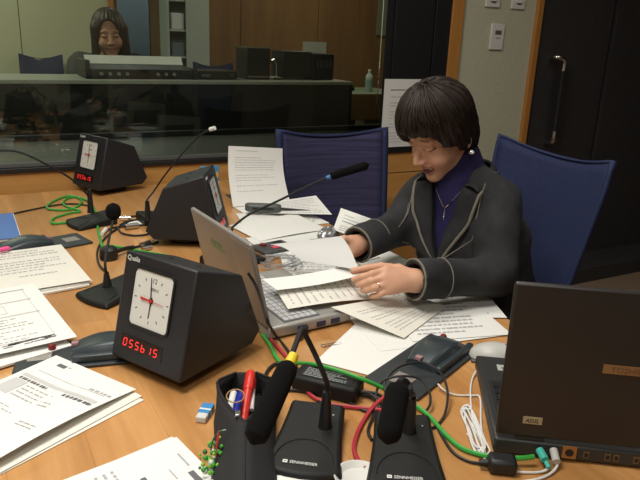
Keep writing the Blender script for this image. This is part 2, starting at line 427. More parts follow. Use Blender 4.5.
# console desk
CY = 3.55
t = thing('control_console', 'long dark control console with pale top ledge behind the studio window', 'console desk', (.2, CY, .12))
LEDGE = mat('ledge_grey', (.32, .335, .295), .4)
q = MB(); q.box((-2.4, 0, .905), (1.96, .45, .925)); q.build('ledge', LEDGE, t, bevel=.003)
q = MB(); q.box((-2.4, .012, 0), (1.96, .03, .905)); q.build('front_panel', mat('console_black', (.010, .011, .010), .35), t)
q = MB(); q.box((-2.4, .40, .55), (1.96, .86, .58)); q.build('desktop', mat('console_top', (.05, .05, .045), .4), t)
for x in (-2.4, .2, 1.93): MB().box((x, .03, 0), (x+.02, .85, .55)).build('side_panel', BLK, t)
LZ = 1.0455
# mixer
t = thing('mixing_console', 'wide audio mixer with pale tilted top standing on the console ledge', 'mixer', (.885, 3.78, LZ))
q = MB(); q.prism([(-.13, 0), (.13, 0), (.13, .075), (-.10, .052), (-.13, .05)], -.275, .275, None, Matrix(((0, 0, 1, 0), (1, 0, 0, 0), (0, 1, 0, 0), (0, 0, 0, 1)))); q.build('body', BLK, t, bevel=.003)
q = MB(); q.prism([(.06, .060), (.10, .112), (.105, .112), (.065, .060)], -.265, .28, None, Matrix(((0, 0, 1, 0), (1, 0, 0, 0), (0, 1, 0, 0), (0, 0, 0, 1)))); q.build('top_panel', mat('mixer_top', (.85, .86, .82), .5), t)
MB().box((-.30, -.14, 0), (-.275, .13, .095)).build('side_cheek', BLK, t, bevel=.004); MB().box((.275, -.14, 0), (.30, .13, .06)).build('side_cheek', BLK, t, bevel=.004)
for i in range(7): MB().cyl((-.22+i*.045+(.12 if i > 3 else 0), -.13, .026), (-.22+i*.045+(.12 if i > 3 else 0), -.142, .026), .009, mat('knob_grey', (.25, .25, .22), .4)).build('knob', None, t)
t = thing('rack_unit', 'low black rack device on the console ledge right of the mixer', 'rack device', (1.30, 3.74, LZ))
MB().box((-.125, -.1, .004), (.125, .12, .048)).build('housing', BLK, t, bevel=.003)
MB().box((-.09, -.103, .015), (-.04, -.099, .03)).build('display', mat('dim_display', (.12, .14, .12), .3), t)
MB().cyl((.09, -.099, .025), (.09, -.11, .025), .01, DGREY).build('knob', None, t)
t = thing('studio_monitor', 'black upright loudspeaker box on the control room ledge', 'loudspeaker', (1.575, 3.76, LZ))
MB().box((-.075, -.08, 0), (.075, .1, .18)).build('cabinet', BLK, t, bevel=.004)
MB().box((-.075, -.082, .176), (.075, .1, .183)).build('top_edge', mat('dim_edge', (.10, .11, .09), .4), t)
MB().box((-.07, -.083, .012), (.07, -.079, .02)).build('connector_strip', mat('dim_strip', (.2, .17, .13), .4), t)
t = thing('desk_monitor', 'wide black monitor seen from behind on the control room ledge', 'monitor', (1.925, 3.76, LZ))
MB().box((-.18, -.05, .01), (.02, .12, .168)).build('housing', BLK, t, bevel=.006)
MB().box((.02, -.06, .0), (.175, .1, .158)).build('rear_box', BLKM, t, bevel=.006)
for i in range(5): MB().box((.05+i*.022, -.064, .07), (.062+i*.022, -.0595, .12)).build('vent', DGREY, t)
t = thing('gooseneck_lamp', 'small chrome gooseneck lamp between the black boxes on the ledge', 'lamp', (1.70, 3.70, LZ))
MB().lathe([(.018, 0), (.018, .008), (.006, .012)], BLK).build('base', None, t)
MB().tube(cr([(0, 0, .01), (0, 0, .06), (-.01, -.01, .10), (-.03, -.02, .115)], 5), .004, STEEL).build('neck', None, t)
MB().cyl((-.025, -.018, .115), (-.05, -.03, .105), .008, STEEL, r2=.012).build('head', None, t)
# paper in a blue file on the ledge
t = thing('paper_folder', 'white paper standing behind a blue folder at the right end of the ledge', 'folder', (2.10, 3.93, LZ), R(-10))
MB().box((-.10, 0, .0), (.06, .004, .225)).build('paper', PAPER, t)
MB().box((-.02, -.02, 0), (.055, -.012, .13)).build('folder', mat('folder_blue', (.05, .10, .30), .5), t)
# side desk
t = thing('side_desk', 'brown wooden side desk with pale green top at the right of the control room', 'desk', (2.72, 4.45, .12), 0)
MB().prism([(-.38, -.25), (.38, -.25), (.38, .35), (-.20, .35)], .765, .79).build('desktop', mat('green_top', (.20, .26, .20), .4), t)
MB().prism([(-.385, -.262), (.385, -.262), (.385, -.25), (-.38, -.25)], .60, .79).build('front_panel', wood('desk_wood', (.26, .15, .06), (.34, .20, .08), 'X', .5), t)
for x in (-.34, -.14, .34): MB().box((x-.02, -.23, 0), (x+.02, -.19, .765)).build('leg', DGREY, t)
MB().box((-.02, -.2, .1), (.30, .3, .60)).build('drawer_block', mat('drawer_tan', (.26, .22, .15), .6), t)
t = thing('water_bottle', 'clear plastic water bottle standing on the side desk', 'bottle', (2.83, 4.42, .911))
MB().lathe([(.028, 0), (.03, .005), (.03, .10), (.027, .12), (.012, .14), (.012, .15)], mat('bottle_plastic', (.45, .52, .52), .2), 16).build('body', None, t)
MB().lathe([(.013, .15), (.013, .165), (.002, .167)], WHITE, 12).build('bottle_cap', None, t)
MB().lathe([(.0305, .045), (.0305, .09)], mat('bottle_label', (.25, .42, .40), .5), 16).build('label_band', None, t)
t = thing('cup', 'small black cup with pale lid on the side desk', 'cup', (2.52, 4.38, .911))
MB().lathe([(.03, 0), (.036, .05)], BLK, 16).build('body', None, t); MB().lathe([(.037, .05), (.037, .06), (.002, .062)], PAPERC, 16).build('lid', None, t)
t = thing('telephone', 'black desk telephone lying on the side desk beside the cup', 'telephone', (2.66, 4.52, .911))
MB().box((-.07, -.06, 0), (.07, .08, .03)).build('base', BLK, t, bevel=.008); MB().box((-.075, -.02, .03), (-.03, .08, .05)).build('handset', BLK, t, bevel=.008)

# ------------------------------------------------------------------ mesh backed chairs
def mesh_chair(name, label, loc, rz, group, wid=.44, ztop=1.0, zbot=.52, taper=.75, backmat=None, lean=.07, ins=.95, thk=.012):
    """faces local +Y"""
    t = thing(name, label, 'chair', loc, rz, group)
    def P(u, z, y=0):                                   # u -1..1
        k = (z-zbot)/(ztop-zbot); hw = wid/2*(taper+(1-taper)*min(1, k*1.15)**.8)
        return Vector((u*hw, -.235-lean*k+.045*u*u+y, z-(.030*(1-u*u)*max(0, k-.8)/.2)))
    rows = [zbot+(ztop-zbot)*i/16 for i in range(17)]
    cols = [-1+2*i/16 for i in range(17)]
    q = MB()
    zc = (ztop+zbot)/2; iz = 1-(1-ins)*.55
    def inset(p): return Vector((p.x*ins, p.y, zc+(p.z-zc)*iz))
    inner = [[inset(P(u, z)) for u in cols] for z in rows]
    q.grid(inner); q.build('back_mesh', backmat or BLUEF, t, solid=.004)
    outline = [P(u, zbot) for u in cols]+[P(1, z) for z in rows[1:]]+[P(u, ztop) for u in cols[::-1][1:]]+[P(-1, z) for z in rows[::-1][1:-1]]
    q = MB()
    fr = mat('blue_chair_frame', (.013, .022, .080), .75)
    inn = [inset(p) for p in outline]
    n = len(outline)
    q.add([p for p in outline]+[p for p in inn], [(i, (i+1) % n, n+(i+1) % n, n+i) for i in range(n)])
    q.build('back_frame', fr, t, solid=thk)
    q = MB(); q.box((-.03, -.26, .40), (.03, -.20, .44)); q.tube(cr([(0, -.2, .42), (0, -.30, .45), (0, -.29, .6)], 5), .022, None); q.build('back_support', BLK, t)
    q = MB(); q.box((-.23, -.22, .42), (.23, .23, .47)); q.build('seat', mat('blue_seat', (.02, .03, .12), .8), t, bevel=.025, seg=3)
    q = MB(); q.cyl((0, 0, .08), (0, 0, .42), .028); q.build('gas_lift', BLK, t)
    q = MB()
    for k in range(5):
        a = 2*PI*k/5; q.tube([(0, 0, .10), (.28*math.cos(a), .28*math.sin(a), .075)], [.03, .018], None, 8)
    q.build('star_base', BLK, t)
    for k in range(5):
        a = 2*PI*k/5; c = Vector((.28*math.cos(a), .28*math.sin(a), .031)); s = Vector((-math.sin(a), math.cos(a), 0))*.02
        MB().cyl(c-s, c+s, .03).build('caster', BLK, t)
    return t
def yaw_of(fx, fy): return math.atan2(fy, fx)-PI/2
G = 'blue mesh backed chairs'
MESHB = mat('purple_blue_mesh', (.034, .031, .085), .8, bump=1.0, bscale=60, var=.45, vscale=7, stretch=(.3, 1, 14))
fx, fy = -.08, -1.0
mesh_chair('office_chair', 'empty blue mesh chair in front of the window behind the standing sheet', (1.255+fx*.27, 2.20+fy*.27, 0), yaw_of(fx, fy), G, .475, .968, .5, .93, MESHB, .07, .90, .014)
fx, fy = -.994, .11
mesh_chair('office_chair', 'blue mesh chair the woman in the dark jacket sits on', (1.425+fx*.265, 1.27+fy*.265, 0), yaw_of(fx, fy), G, .46, 1.04, .5, .70)
mesh_chair('office_chair', 'blue chair back beside the operator at far left behind the glass', (.53, 5.1, .10), R(175), G, .30, 1.0, .62, 1)
mesh_chair('office_chair', 'blue chair back above the rack device behind the glass', (1.62, 4.55, .12), R(165), G, .30, .97, .62, 1)
mesh_chair('office_chair', 'chair the control room operator sits on, hidden behind the console', (.87, 4.62, .12), R(180), G, .42, .9, .5, .9)

# ------------------------------------------------------------------ table
TX1, TY0, TY1 = 1.02, .18, 2.515
t = thing('conference_table', 'large rectangular orange wood studio table covered with papers and equipment', 'table', (0, 0, 0))
MB().box((-1.25, TY0, .69), (TX1, TY1, .7195)).build('tabletop', TABLE, t, bevel=.004)
for x in (-1.1, .80):
    for y in (.35, 2.3): MB().box((x-.03, y-.03, 0), (x+.03, y+.03, .69)).build('leg', BLK, t, bevel=.004)
TZ = .72
# ------------------------------------------------------------------ clock boxes
RED_LED = mat('red_led', (1.0, .03, .03), .4, emit=.95)
LEDBG = mat('led_window', (.012, .006, .006), .25)
FACE = mat('clock_face_white', (.66, .67, .63), .45)
HANDR = mat('hand_red', (.55, .03, .03), .4)
CW, CL, CTH, CZB = .172, .193, R(14), .022
def clock_box(name, label, loc, rz, group, hour=(-8, 182), txt=True):
    t = thing(name, label, 'clock', (loc[0], loc[1], TZ), rz, group)
    s, c = math.sin(CTH), math.cos(CTH)
    FT = (-CL*s, CZB+CL*c)
    prof = [(0, CZB), FT, (-.160, CZB+.147), (-.213, CZB+.022), (-.19, CZB)]
    XZ = Matrix(((1, 0, 0, 0), (0, 0, 1, 0), (0, 1, 0, 0), (0, 0, 0, 1)))
    MB().prism(prof, -CW/2, CW/2, None, XZ).build('housing', BLKMET, t, bevel=.004)
    q = MB(); q.lathe([(.050, 0), (.052, .005), (.050, .016), (.046, CZB+.002)], None, 28, Matrix.Translation((-.112, 0, 0))); q.build('swivel_foot', BLK, t)
    FM = Matrix(((0, -s, c, 0), (1, 0, 0, 0), (0, c, s, CZB), (0, 0, 0, 1)))       # x right, y up, z out of the front face
    def rr(x0, x1, y0, y1, r, n=5):
        o = []
        for (cx, cy, a0) in ((x1-r, y1-r, 0), (x0+r, y1-r, 90), (x0+r, y0+r, 180), (x1-r, y0+r, 270)):
            for k in range(n+1): a = R(a0+90*k/n); o.append((cx+r*math.cos(a), cy+r*math.sin(a)))
        return o
    x0, x1, y0, y1 = -.052, .040, .070, .168
    fc = MB(); fc.prism(rr(x0, x1, y0, y1, .008), 0, .0012, FACE, FM)
    cx, cy = (x0+x1)/2, (y0+y1)/2
    for k in range(12):
        a = PI*k/6; r0, r1 = .036, .041
        if k == 0: continue
        T = FM @ Matrix.Translation((cx, cy, .0012)) @ Matrix.Rotation(-a, 4, 'Z')
        fc.box((-.0007, r0, 0), (.0007, r1, .0004), BLK, T)
    fc.text('12', .012, BLK, FM @ Matrix.Translation((cx+.002, cy+.031, .0013)), .0002, 'CENTER')
    fc.text('SEIKO', .0075, BLK, FM @ Matrix.Translation((cx+.004, cy+.0175, .0013)), .0002, 'CENTER')
    fo = fc.build('clock_face', None, t, flat=True)
    bz = MB(); o1, o2 = rr(x0-.004, x1+.004, y0-.004, y1+.004, .011), rr(x0, x1, y0, y1, .008); n = len(o1)
    bz.add([(x, y, .0) for x, y in o1]+[(x, y, .003) for x, y in o1]+[(x, y, .003) for x, y in o2]+[(x, y, .0) for x, y in o2],
           [(k*n+i, k*n+(i+1) % n, (k+1)*n+(i+1) % n, (k+1)*n+i) for k in range(3) for i in range(n)], None, FM)
    bz.build('bezel', BLK, t)
    def hand(nm, ang, l, w, tail, z, m, hub):
        T = FM @ Matrix.Translation((cx, cy, z)) @ Matrix.Rotation(-R(ang), 4, 'Z')
        h = MB(); h.prism([(-w, -tail), (w, -tail), (w*.6, l), (-w*.6, l)], 0, .0006, None, T)
        h.lathe([(hub, 0), (hub, .0009)], None, 14, T); return h.build(nm, m, fo, flat=True)
    hand('hour_hand', hour[1], .031, .0013, .006, .0018, BLK, .0052)
    hand('minute_hand', hour[0], .040, .0010, .008, .0026, BLK, .0045)
    h = hand('second_hand', 92, .031, .0006, .006, .0034, HANDR, .0035)
    T = FM @ Matrix.Translation((cx, cy, .0034)) @ Matrix.Rotation(-R(92), 4, 'Z')
    k = MB(); k.prism([(-.0022, -.024), (.0022, -.024), (.0014, -.003), (-.0014, -.003)], 0, .0007, None, T); k.build('counterweight', HANDR, fo, flat=True)
    dsp = MB(); X0, X1, Y0, Y1 = -.066, .036, .021, .047
    dsp.prism(rr(X0, X1, Y0, Y1, .002), 0, .001, LEDBG, FM)
    SEG = {'0': 'abcdef', '5': 'acdfg', 'b': 'cdefg', '1': 'bc'}
    pw = (X1-X0-.012)/6
    for i, ch in enumerate('055b15'):
        ox = X0+.0075+i*pw; oy = Y0+.0065; W_, H_ = pw*.50, .0130; e = .0007
        pos = {'a': (0, H_, W_, H_), 'd': (0, 0, W_, 0), 'g': (0, H_/2, W_, H_/2), 'f': (0, H_/2, 0, H_), 'b': (W_, H_/2, W_, H_), 'e': (0, 0, 0, H_/2), 'c': (W_, 0, W_, H_/2)}
        for sgm in SEG[ch]:
            a, b_, c_, d_ = pos[sgm]; sh = .12
            if a == c_: dsp.prism([(ox+a-e+b_*sh, oy+b_+e), (ox+a+e+b_*sh, oy+b_+e), (ox+a+e+d_*sh, oy+d_-e), (ox+a-e+d_*sh, oy+d_-e)], .001, .0014, RED_LED, FM)
            else: dsp.prism([(ox+a+e+b_*sh, oy+b_-e), (ox+c_-e+b_*sh, oy+b_-e), (ox+c_-e+b_*sh, oy+b_+e), (ox+a+e+b_*sh, oy+b_+e)], .001, .0014, RED_LED, FM)
    dsp.build('digital_display', None, t, flat=True)
    lg = MB(); lg.text('Qualis', .0125, WHITE, FM @ Matrix.Translation((-.080, CL-.0155, .0003)), .0002)
    lg.build('logo', None, t, flat=True)
    d = Vector((FT[0], 0, FT[1])); e_ = Vector((-.160, 0, CZB+.147)); u = (e_-d)
    for k in (-.035, .035):
        p = d+u*.5+Vector((0, k, 0)); nn = Vector((-u.z, 0, u.x)).normalized()*-1
        if nn.z < 0: nn = -nn
        MB().cyl(p-nn*.001, p+nn*.0012, .004, None, 12).build('screw', BLKM, t)
    return t
GC = 'black clock boxes on the table'
cb = clock_box('studio_clock', 'largest black wedge shaped studio clock in the left foreground, red digits facing left', (.228, 1.018), R(208), GC)
dup(cb, (.366, 2.446, TZ), R(203), 'small looking black studio clock at far left just below the window')
dup(cb, (.640, 1.725, TZ), R(-28), 'black studio clock turned away behind the open silver laptop')

# ------------------------------------------------------------------ microphones
def mic(label, loc, rz, socket_h, neck, foam=None, tip=None, ring=None, logo=None, socket=None, nr=.0032, L=.15):
    """base front faces local +X; neck and foam given in world coordinates"""
    t = thing('gooseneck_microphone', label, 'microphone', (loc[0], loc[1], TZ), rz, 'table microphones')
    X = (Matrix.Translation((loc[0], loc[1], TZ)) @ Matrix.Rotation(rz, 4, 'Z')).inverted()
    q = MB(); n = 9; rows = []
    for i in range(n):
        a = i/(n-1); x = -L/2+L*a; hw = .043+.014*a**1.7
        rows.append((x, hw))
    front = [(L/2+.010*(1-(k/3-1)**2), (1-k/3)*.057) for k in range(1, 6)]
    out = [(x, hw) for x, hw in rows]+front+[(x, -hw) for x, hw in rows[::-1]]
    hh = lambda x: .030-.017*((x+L/2)/L)
    N = len(out); bot = [(x, y, 0) for x, y in out]; mid = [(x, y, max(.006, hh(x)-.007)) for x, y in out]; top = [(x*.965, y*.91, hh(x)) for x, y in out]
    q.add(bot+mid+top, [tuple(range(N))[::-1], tuple(range(2*N, 3*N))]+[(k*N+i, k*N+(i+1) % N, (k+1)*N+(i+1) % N, (k+1)*N+i) for k in (0, 1) for i in range(N)])
    bo = q.build('base', BLKS, t, bevel=.003, ang=25)
    sl = math.atan(.017/L)
    TM = Matrix.Translation((.0, 0, .0225)) @ Matrix.Rotation(sl, 4, 'Y')
    arc = [(.072-.045*math.sin(PI*k/20)-.012, .042*math.cos(PI*k/20), .0003) for k in range(21)]
    MB().tube([TM @ Vector(p) for p in arc], .0006, None, 5).build('arc_groove', BLKM, bo)
    if logo:
        lg = MB(); T = TM @ Matrix.Translation((.068, -.028, .0003)) @ Matrix.Rotation(PI/2, 4, 'Z')
        lg.text(logo, .0075, WHITE, T @ Matrix.Translation((.0095, .0002, 0)), .0002, sx=.95)
        lg.box((0, 0, -.0002), (.0066, .0056, .0002), WHITE, T); lg.box((.0012, .0022, .0001), (.0054, .0032, .0004), BLK, T)
        lg.build('logo', None, bo, flat=True)
    MB().cyl((-.045, .028, hh(-.045)-.001), (-.045, .028, hh(-.045)+.0008), .0016, mat('led_off', (.5, .5, .5), .3), 8).build('indicator_light', None, bo)
    s0 = X @ Vector(socket or neck[0])
    zb = hh(s0.x)-.004
    q = MB(); d = (X @ Vector(neck[1])-X @ Vector(neck[0])).normalized()
    b0 = Vector((s0.x, s0.y, zb)); q.tube([b0, b0+Vector((0, 0, .012)), b0+Vector((0, 0, socket_h*.5)), b0+Vector((0, 0, socket_h))], [.0115, .0095, .0085, .006], None, 14)
    q.build('stem_socket', BLK, t)
    pts = [b0+Vector((0, 0, socket_h*.9))]+[X @ Vector(p) for p in neck[1:]]
    MB().tube(cr(pts, 7), nr, None, 8).build('gooseneck', BLKM, t)
    if foam:
        a, b_, r = X @ Vector(foam[0]), X @ Vector(foam[1]), foam[2]
        dr = (b_-a).normalized(); Ln = (b_-a).length; prof = []
        for k in range(15):
            u = k/14; e = min(u, 1-u); prof.append((a+dr*Ln*u, r*min(1, math.sqrt(max(.03, 1-(1-min(1, e*Ln/r))**2)))*(.86+.14*u if not foam[3:] else 1)))
        MB().tube([p for p, _ in prof], [x for _, x in prof], None, 18).build('windscreen', FOAM, t)
        if ring:
            MB().tube([a-dr*ring[1], a+dr*.004], [r*.42, r*.5], None, 14).build('color_ring', ring[0], t)
    if tip:
        a, b_, r, mm = tip
        MB().tube([X @ Vector(a), X @ Vector(b_)], r, None, 12).build('capsule', mm, t)
    return t
BLUER = mat('blue_ring', (.05, .16, .42), .5); YEL = mat('yellow_ring', (.75, .55, .03), .5)
# upright short mic at the left
a0 = tp(107, 284, .745)
mic('short upright microphone with small round foam ball, between handwritten sheets and large clock', (.271, 1.430), R(206), .035,
    [a0, a0+Vector((.002, .01, .06)), Vector((.300, 1.60, .85))], foam=((.3005, 1.602, .848), (.303, 1.606, .890), .0185, 1))
# far left, neck reaching out of frame
f0 = tp(91, 214, .735)
nk = [f0, f0+Vector((0, 0, .055)), f0+Vector((-.015, -.01, .075)), Vector(dp(70, 178, 1.98)), Vector(dp(40, 161, 1.9)), Vector(dp(20, 152.5, 1.87)), Vector(dp(4, 150.5, 1.85)), Vector(dp(-22, 152, 1.83))]
mic('far left microphone below the small clock, its thin neck stretching left out of frame', (.318, 2.03), R(192), .075, nk, foam=(Vector(dp(-20, 152, 1.83)), Vector(dp(-52, 157, 1.81)), .014), L=.125)
# thin one behind the turned-away clock
g0 = Vector(tp(148, 222, .74))
mic('thin tall microphone with white tip, standing behind the turned away clock', (.53, 2.0), R(5), .06,
    [g0, g0+Vector((.0, .0, .07)), Vector(dp(154, 191, 2.17)), Vector(dp(165, 175, 2.14)), Vector(dp(182, 154, 2.11)), Vector(dp(197, 138, 2.08)), Vector(dp(207, 131, 2.05)), Vector(dp(212, 129, 2.04))],
    tip=(Vector(dp(210, 129.5, 2.04)), Vector(dp(215, 128, 2.03)), .0065, WHITE), nr=.0028)
# long boom towards the woman
b0 = Vector((.60, 1.575, .74))
mic('long slanted microphone with slim foam windscreen and blue ring, pointing toward the woman', (.585, 1.53), R(20), .04,
    [b0, b0+Vector((.005, .005, .06)), Vector(dp(234, 226, 1.78)), Vector(dp(250, 214, 1.78)), Vector(dp(280, 200, 1.78)), Vector(dp(308, 186, 1.78)), Vector(dp(330, 176.5, 1.78))],
    foam=(Vector(dp(329, 177, 1.78)), Vector(dp(369, 164.5, 1.78)), .0125), ring=(BLUER, .008), nr=.0032)
# two in front
s1 = tp(325, 428, .74)
e = lambda u, v, t: Vector(dp(u, v, t))
mic('front microphone left of the two, its foam windscreen drooping over the black pencil case', (.402, .730), R(233), .062,
    [s1, s1+Vector((0, 0, .075)), e(322.5, 371, .905), e(314, 352, .90), e(306, 336, .885), e(302.5, 329, .87), e(300, 333, .855), e(294, 349, .835), e(291, 357, .825)],
    foam=(e(291, 361, .82), e(252, 444, .745), .0155), ring=(YEL, .010), logo='SENNHEISER', nr=.0038)
s2 = tp(409, 434, .74)
mic('front microphone right of the two, foam windscreen folded down over its own base', (.512, .644), R(238), .060,
    [s2, s2+Vector((0, 0, .068)), e(411, 394, .80), e(408, 384, .795), e(402, 380, .785), e(399, 383, .775)],
    foam=(e(399.5, 382, .775), e(387, 444, .735), .0145, 1), logo='SENNHEISER', nr=.0042)

# ------------------------------------------------------------------ laptops
def laptop(label, loc, yaw, W_, Dp, hb, L, al, cbase, clid, ckey, cap, deco):
    """origin at the near end of the hinge, base runs to local +X, hinge to +Y (W_ may be negative)"""
    t = thing('laptop', label, 'laptop', (loc[0], loc[1], TZ), yaw)
    y0, y1 = min(0, W_), max(0, W_)
    MB().box((-.012, y0, .003), (Dp, y1, hb-.004)).build('base', cbase, t, bevel=.004)
    MB().box((.03, y0+.012, hb-.005), (Dp*.62, y1-.012, hb-.003)).build('keyboard_well', cap, t)
    k = MB(); rows = 6; nk_ = 15; kw = (y1-y0-.03)/nk_; kd = (Dp*.62-.036)/rows
    for r_ in range(rows):
        for c_ in range(nk_):
            k.box((.033+r_*kd, y0+.015+c_*kw, hb-.0035), (.033+r_*kd+kd*.86, y0+.015+c_*kw+kw*.88, hb-.0005))
    k.build('keyboard', ckey, t, flat=True)
    MB().box((Dp*.70, (y0+y1)/2-.035, hb-.0042), (Dp*.92, (y0+y1)/2+.035, hb-.003)).build('touchpad', ckey, t)
    LM = Matrix.Translation((-.004, 0, hb-.003)) @ Matrix.Rotation(-al, 4, 'Y')
    lid = MB().box((-.010, y0, .006), (0, y1, L), None, LM).build('lid', clid, t, bevel=.004)
    MB().box((.0002, y0+.012, .022), (.0008, y1-.012, L-.012), None, LM).build('screen', mat('screen_off', (.01, .01, .012), .15), t)
    for y in (y0+.05, y1-.05): MB().cyl((-.004, y-.02, hb-.002), (-.004, y+.02, hb-.002), .006, None, 12).build('hinge', cbase, t)
    deco(t, lid, LM, y0, y1)
    return t
SILV = mat('silver_plastic', (.40, .385, .36), .38, .35)
SILL_ = mat('silver_lid', (.30, .28, .255), .42, .35, var=.12, vscale=5)
def deco1(t, lid, LM, y0, y1):
    q = MB(); T = LM @ Matrix.Translation((-.0102, y1-.088, .128)) @ Matrix(((0, 0, -1, 0), (-1, 0, 0, 0), (0, 1, 0, 0), (0, 0, 0, 1)))
    q.text('FUJITSU', .017, mat('green_logo', (.05, .24, .06), .4), T, .0002, shear=.3); q.box((-.004, -.006, -.0002), (.068, -.003, .0001), mat('green_logo', (.05, .24, .06), .4), T)
    q.build('logo', None, lid, flat=True)
    MB().box((-.0107, y0, .004), (-.0098, y0+.092, .178), None, LM).build('lid_panel', mat('lid_panel', (.33, .31, .28), .4, .35), lid)
    for x in (.055, .10, .135):
        MB().box((x, y0-.0012, .008), (x+.022, y0+.004, .019)).build('port', mat('port_blue', (.03, .03, .09), .5), t)
laptop('open silver laptop in front of the woman, lid back facing the large clock', (.497, 1.070), R(3.6), .30, .186, .031, .186, R(13), SILV, SILL_, mat('silver_keys', (.50, .50, .50), .5), mat('key_gap', (.10, .10, .11), .6), deco1)
BR = mat('black_brown_lid', (.020, .0165, .0145), .42)
def deco2(t, lid, LM, y0, y1):
    FMx = LM @ Matrix.Translation((-.0102, y1, 0)) @ Matrix(((0, 0, -1, 0), (-1, 0, 0, 0), (0, 1, 0, 0), (0, 0, 0, 1)))   # x to the right seen from behind, y up
    q = MB(); T = FMx @ Matrix.Translation((.133, .120, 0))
    q.box((0, 0, 0), (.075, .0135, .0008), mat('gold_plate', (.30, .17, .075), .4, .3), T); q.text('TOSHIBA', .0115, mat('gold_text', (.13, .07, .03), .5), T @ Matrix.Translation((.010, .0028, .001)), .0002, sx=1.1)
    q.build('logo_plate', None, lid, flat=True)
    q = MB(); T = FMx @ Matrix.Translation((.036, .029, 0))
    q.box((0, 0, 0), (.027, .0115, .0006), mat('sticker_tan', (.38, .31, .19), .5), T); q.text('ADSL', .0085, BLK, T @ Matrix.Translation((.003, .0026, .0008)), .0002, shear=.3, sx=.95)
    q.build('sticker', None, lid, flat=True)
    # rear ports
    RM = Matrix.Translation((-.0122, y1, .003)) @ Matrix(((0, 0, -1, 0), (-1, 0, 0, 0), (0, 1, 0, 0), (0, 0, 0, 1)))
    q = MB(); q.box((.098, .004, 0), (.118, .024, .0015), mat('port_brass', (.42, .22, .07), .4, .5), RM)
    q.lathe([(.006, .0015), (.006, .002)], BLK, 14, RM @ Matrix.Translation((.108, .014, 0))); q.build('svideo_port', None, t)
    for x in (.128, .158, .17, .198, .21, .24, .262):
        q = MB(); q.box((x, .007, 0), (x+.008, .018, .001), mat('port_metal', (.22, .17, .10), .4, .6), RM); q.box((x+.0015, .009, .001), (x+.0065, .016, .0014), BLK, RM); q.build('usb_port', None, t)
    # palm rest sticker
    q = MB(); q.box((.20, y1-.055, .0282), (.222, y1-.033, .0286), mat('pale_sticker', (.45, .46, .42), .5)); q.box((.205, y1-.050, .0286), (.214, y1-.040, .0288), mat('sticker_green', (.12, .25, .15), .5)); q.build('palm_rest_sticker', None, t, flat=True)
laptop('black laptop at the right edge, lid back toward camera with gold plate', (.645, .606), R(54.5), -.345, .255, .032, .243, R(-1), mat('laptop_dark', (.030, .031, .031), .45), BR, BLK, BLKM, deco2)

# ------------------------------------------------------------------ papers
def sheet(label, tl, tr, br, bl, ink=None, bulge=None, name='paper_sheet', cat='paper', group='printed and handwritten sheets', m=None, thick=.0004, nu=8, nv=10, lift=0):
    tl, tr, br, bl = [Vector(p) for p in (tl, tr, br, bl)]
    base = (tl+tr+br+bl)/4; base.z = min(p.z for p in (tl, tr, br, bl))
    def S(u, v):                                          # u right, v down
        p = (tl*(1-u)+tr*u)*(1-v)+(bl*(1-u)+br*u)*v
        if bulge: p = p+Vector(bulge(u, v))
        return p-base
    q = MB(); m = m or PAPER
    nrm = (tr-tl).cross(bl-tl).normalized()*-1
    if nrm.z < -.05: nrm = -nrm
    if abs(nrm.z) < .3 and nrm.y > 0: nrm = -nrm
    P = [[S(i/nu, j/nv) for i in range(nu+1)] for j in range(nv+1)]
    B = [[p-nrm*thick for p in r] for r in P]
    q.grid(P, m); q.grid(B, m)
    edge = [(0, i) for i in range(nu+1)]+[(j, nu) for j in range(1, nv+1)]+[(nv, i) for i in range(nu-1, -1, -1)]+[(j, 0) for j in range(nv-1, 0, -1)]
    ring1 = [P[a][b] for a, b in edge]; ring2 = [B[a][b] for a, b in edge]; n = len(edge)
    q.add(ring1+ring2, [(i, (i+1) % n, n+(i+1) % n, n+i) for i in range(n)], m)
    for (u0, u1, v0, v1, k) in (ink or []):
        seg = max(1, int((u1-u0)*nu*1.5)); sv = max(1, int((v1-v0)*nv))
        q.grid([[S(u0+(u1-u0)*i/seg, v0+(v1-v0)*j/sv)+nrm*.0006 for i in range(seg+1)] for j in range(sv+1)], k)
    o = q.build(name, None, None, flat=not bulge, recalc=False, ang=60)
    o.location = base
    return tag(o, label, cat, group)
def rows(u0, u1, v0, v1, n, seed, m=None, hgt=.35, wmin=.02, wmax=.07, skip=.12, last=.9):
    r = random.Random(seed); out = []
    for i in range(n):
        v = v0+(v1-v0)*(i+.3)/n; h = (v1-v0)/n*hgt; u = u0; end = u0+(u1-u0)*(r.uniform(.55, 1) if r.random() > .45 else 1)*last
        if r.random() < skip: continue
        while u < end:
            w_ = r.uniform(wmin, wmax); out.append((u, min(u+w_, u1), v, v+h, m or INKL)); u += w_+r.uniform(.006, .02)
    return out
def boxlines(u0, u1, v0, v1, m=None, t=.003): 
    m = m or INKL
    return [(u0, u1, v0, v0+t, m), (u0, u1, v1-t, v1, m), (u0, u0+t, v0, v1, m), (u1-t, u1, v0, v1, m)]
def flat(corner, ang, w_, h_, z, origin='tr', cw=True):
    """rectangle: corner position, reading direction angle (deg), returns tl,tr,br,bl"""
    a = R(ang); d = Vector((math.cos(a), math.sin(a), 0)); dn = Vector((math.sin(a), -math.cos(a), 0))
    c = Vector((corner[0], corner[1], z))
    off = {'tl': (0, 0), 'tr': (-1, 0), 'br': (-1, -1), 'bl': (0, -1)}[origin]
    tl = c+d*w_*off[0]+dn*h_*off[1]
    return tl, tl+d*w_, tl+d*w_+dn*h_, tl+dn*h_
def P2(u, v, z): p = tp(u, v, z); return (p.x, p.y)
A4 = (.21, .297)
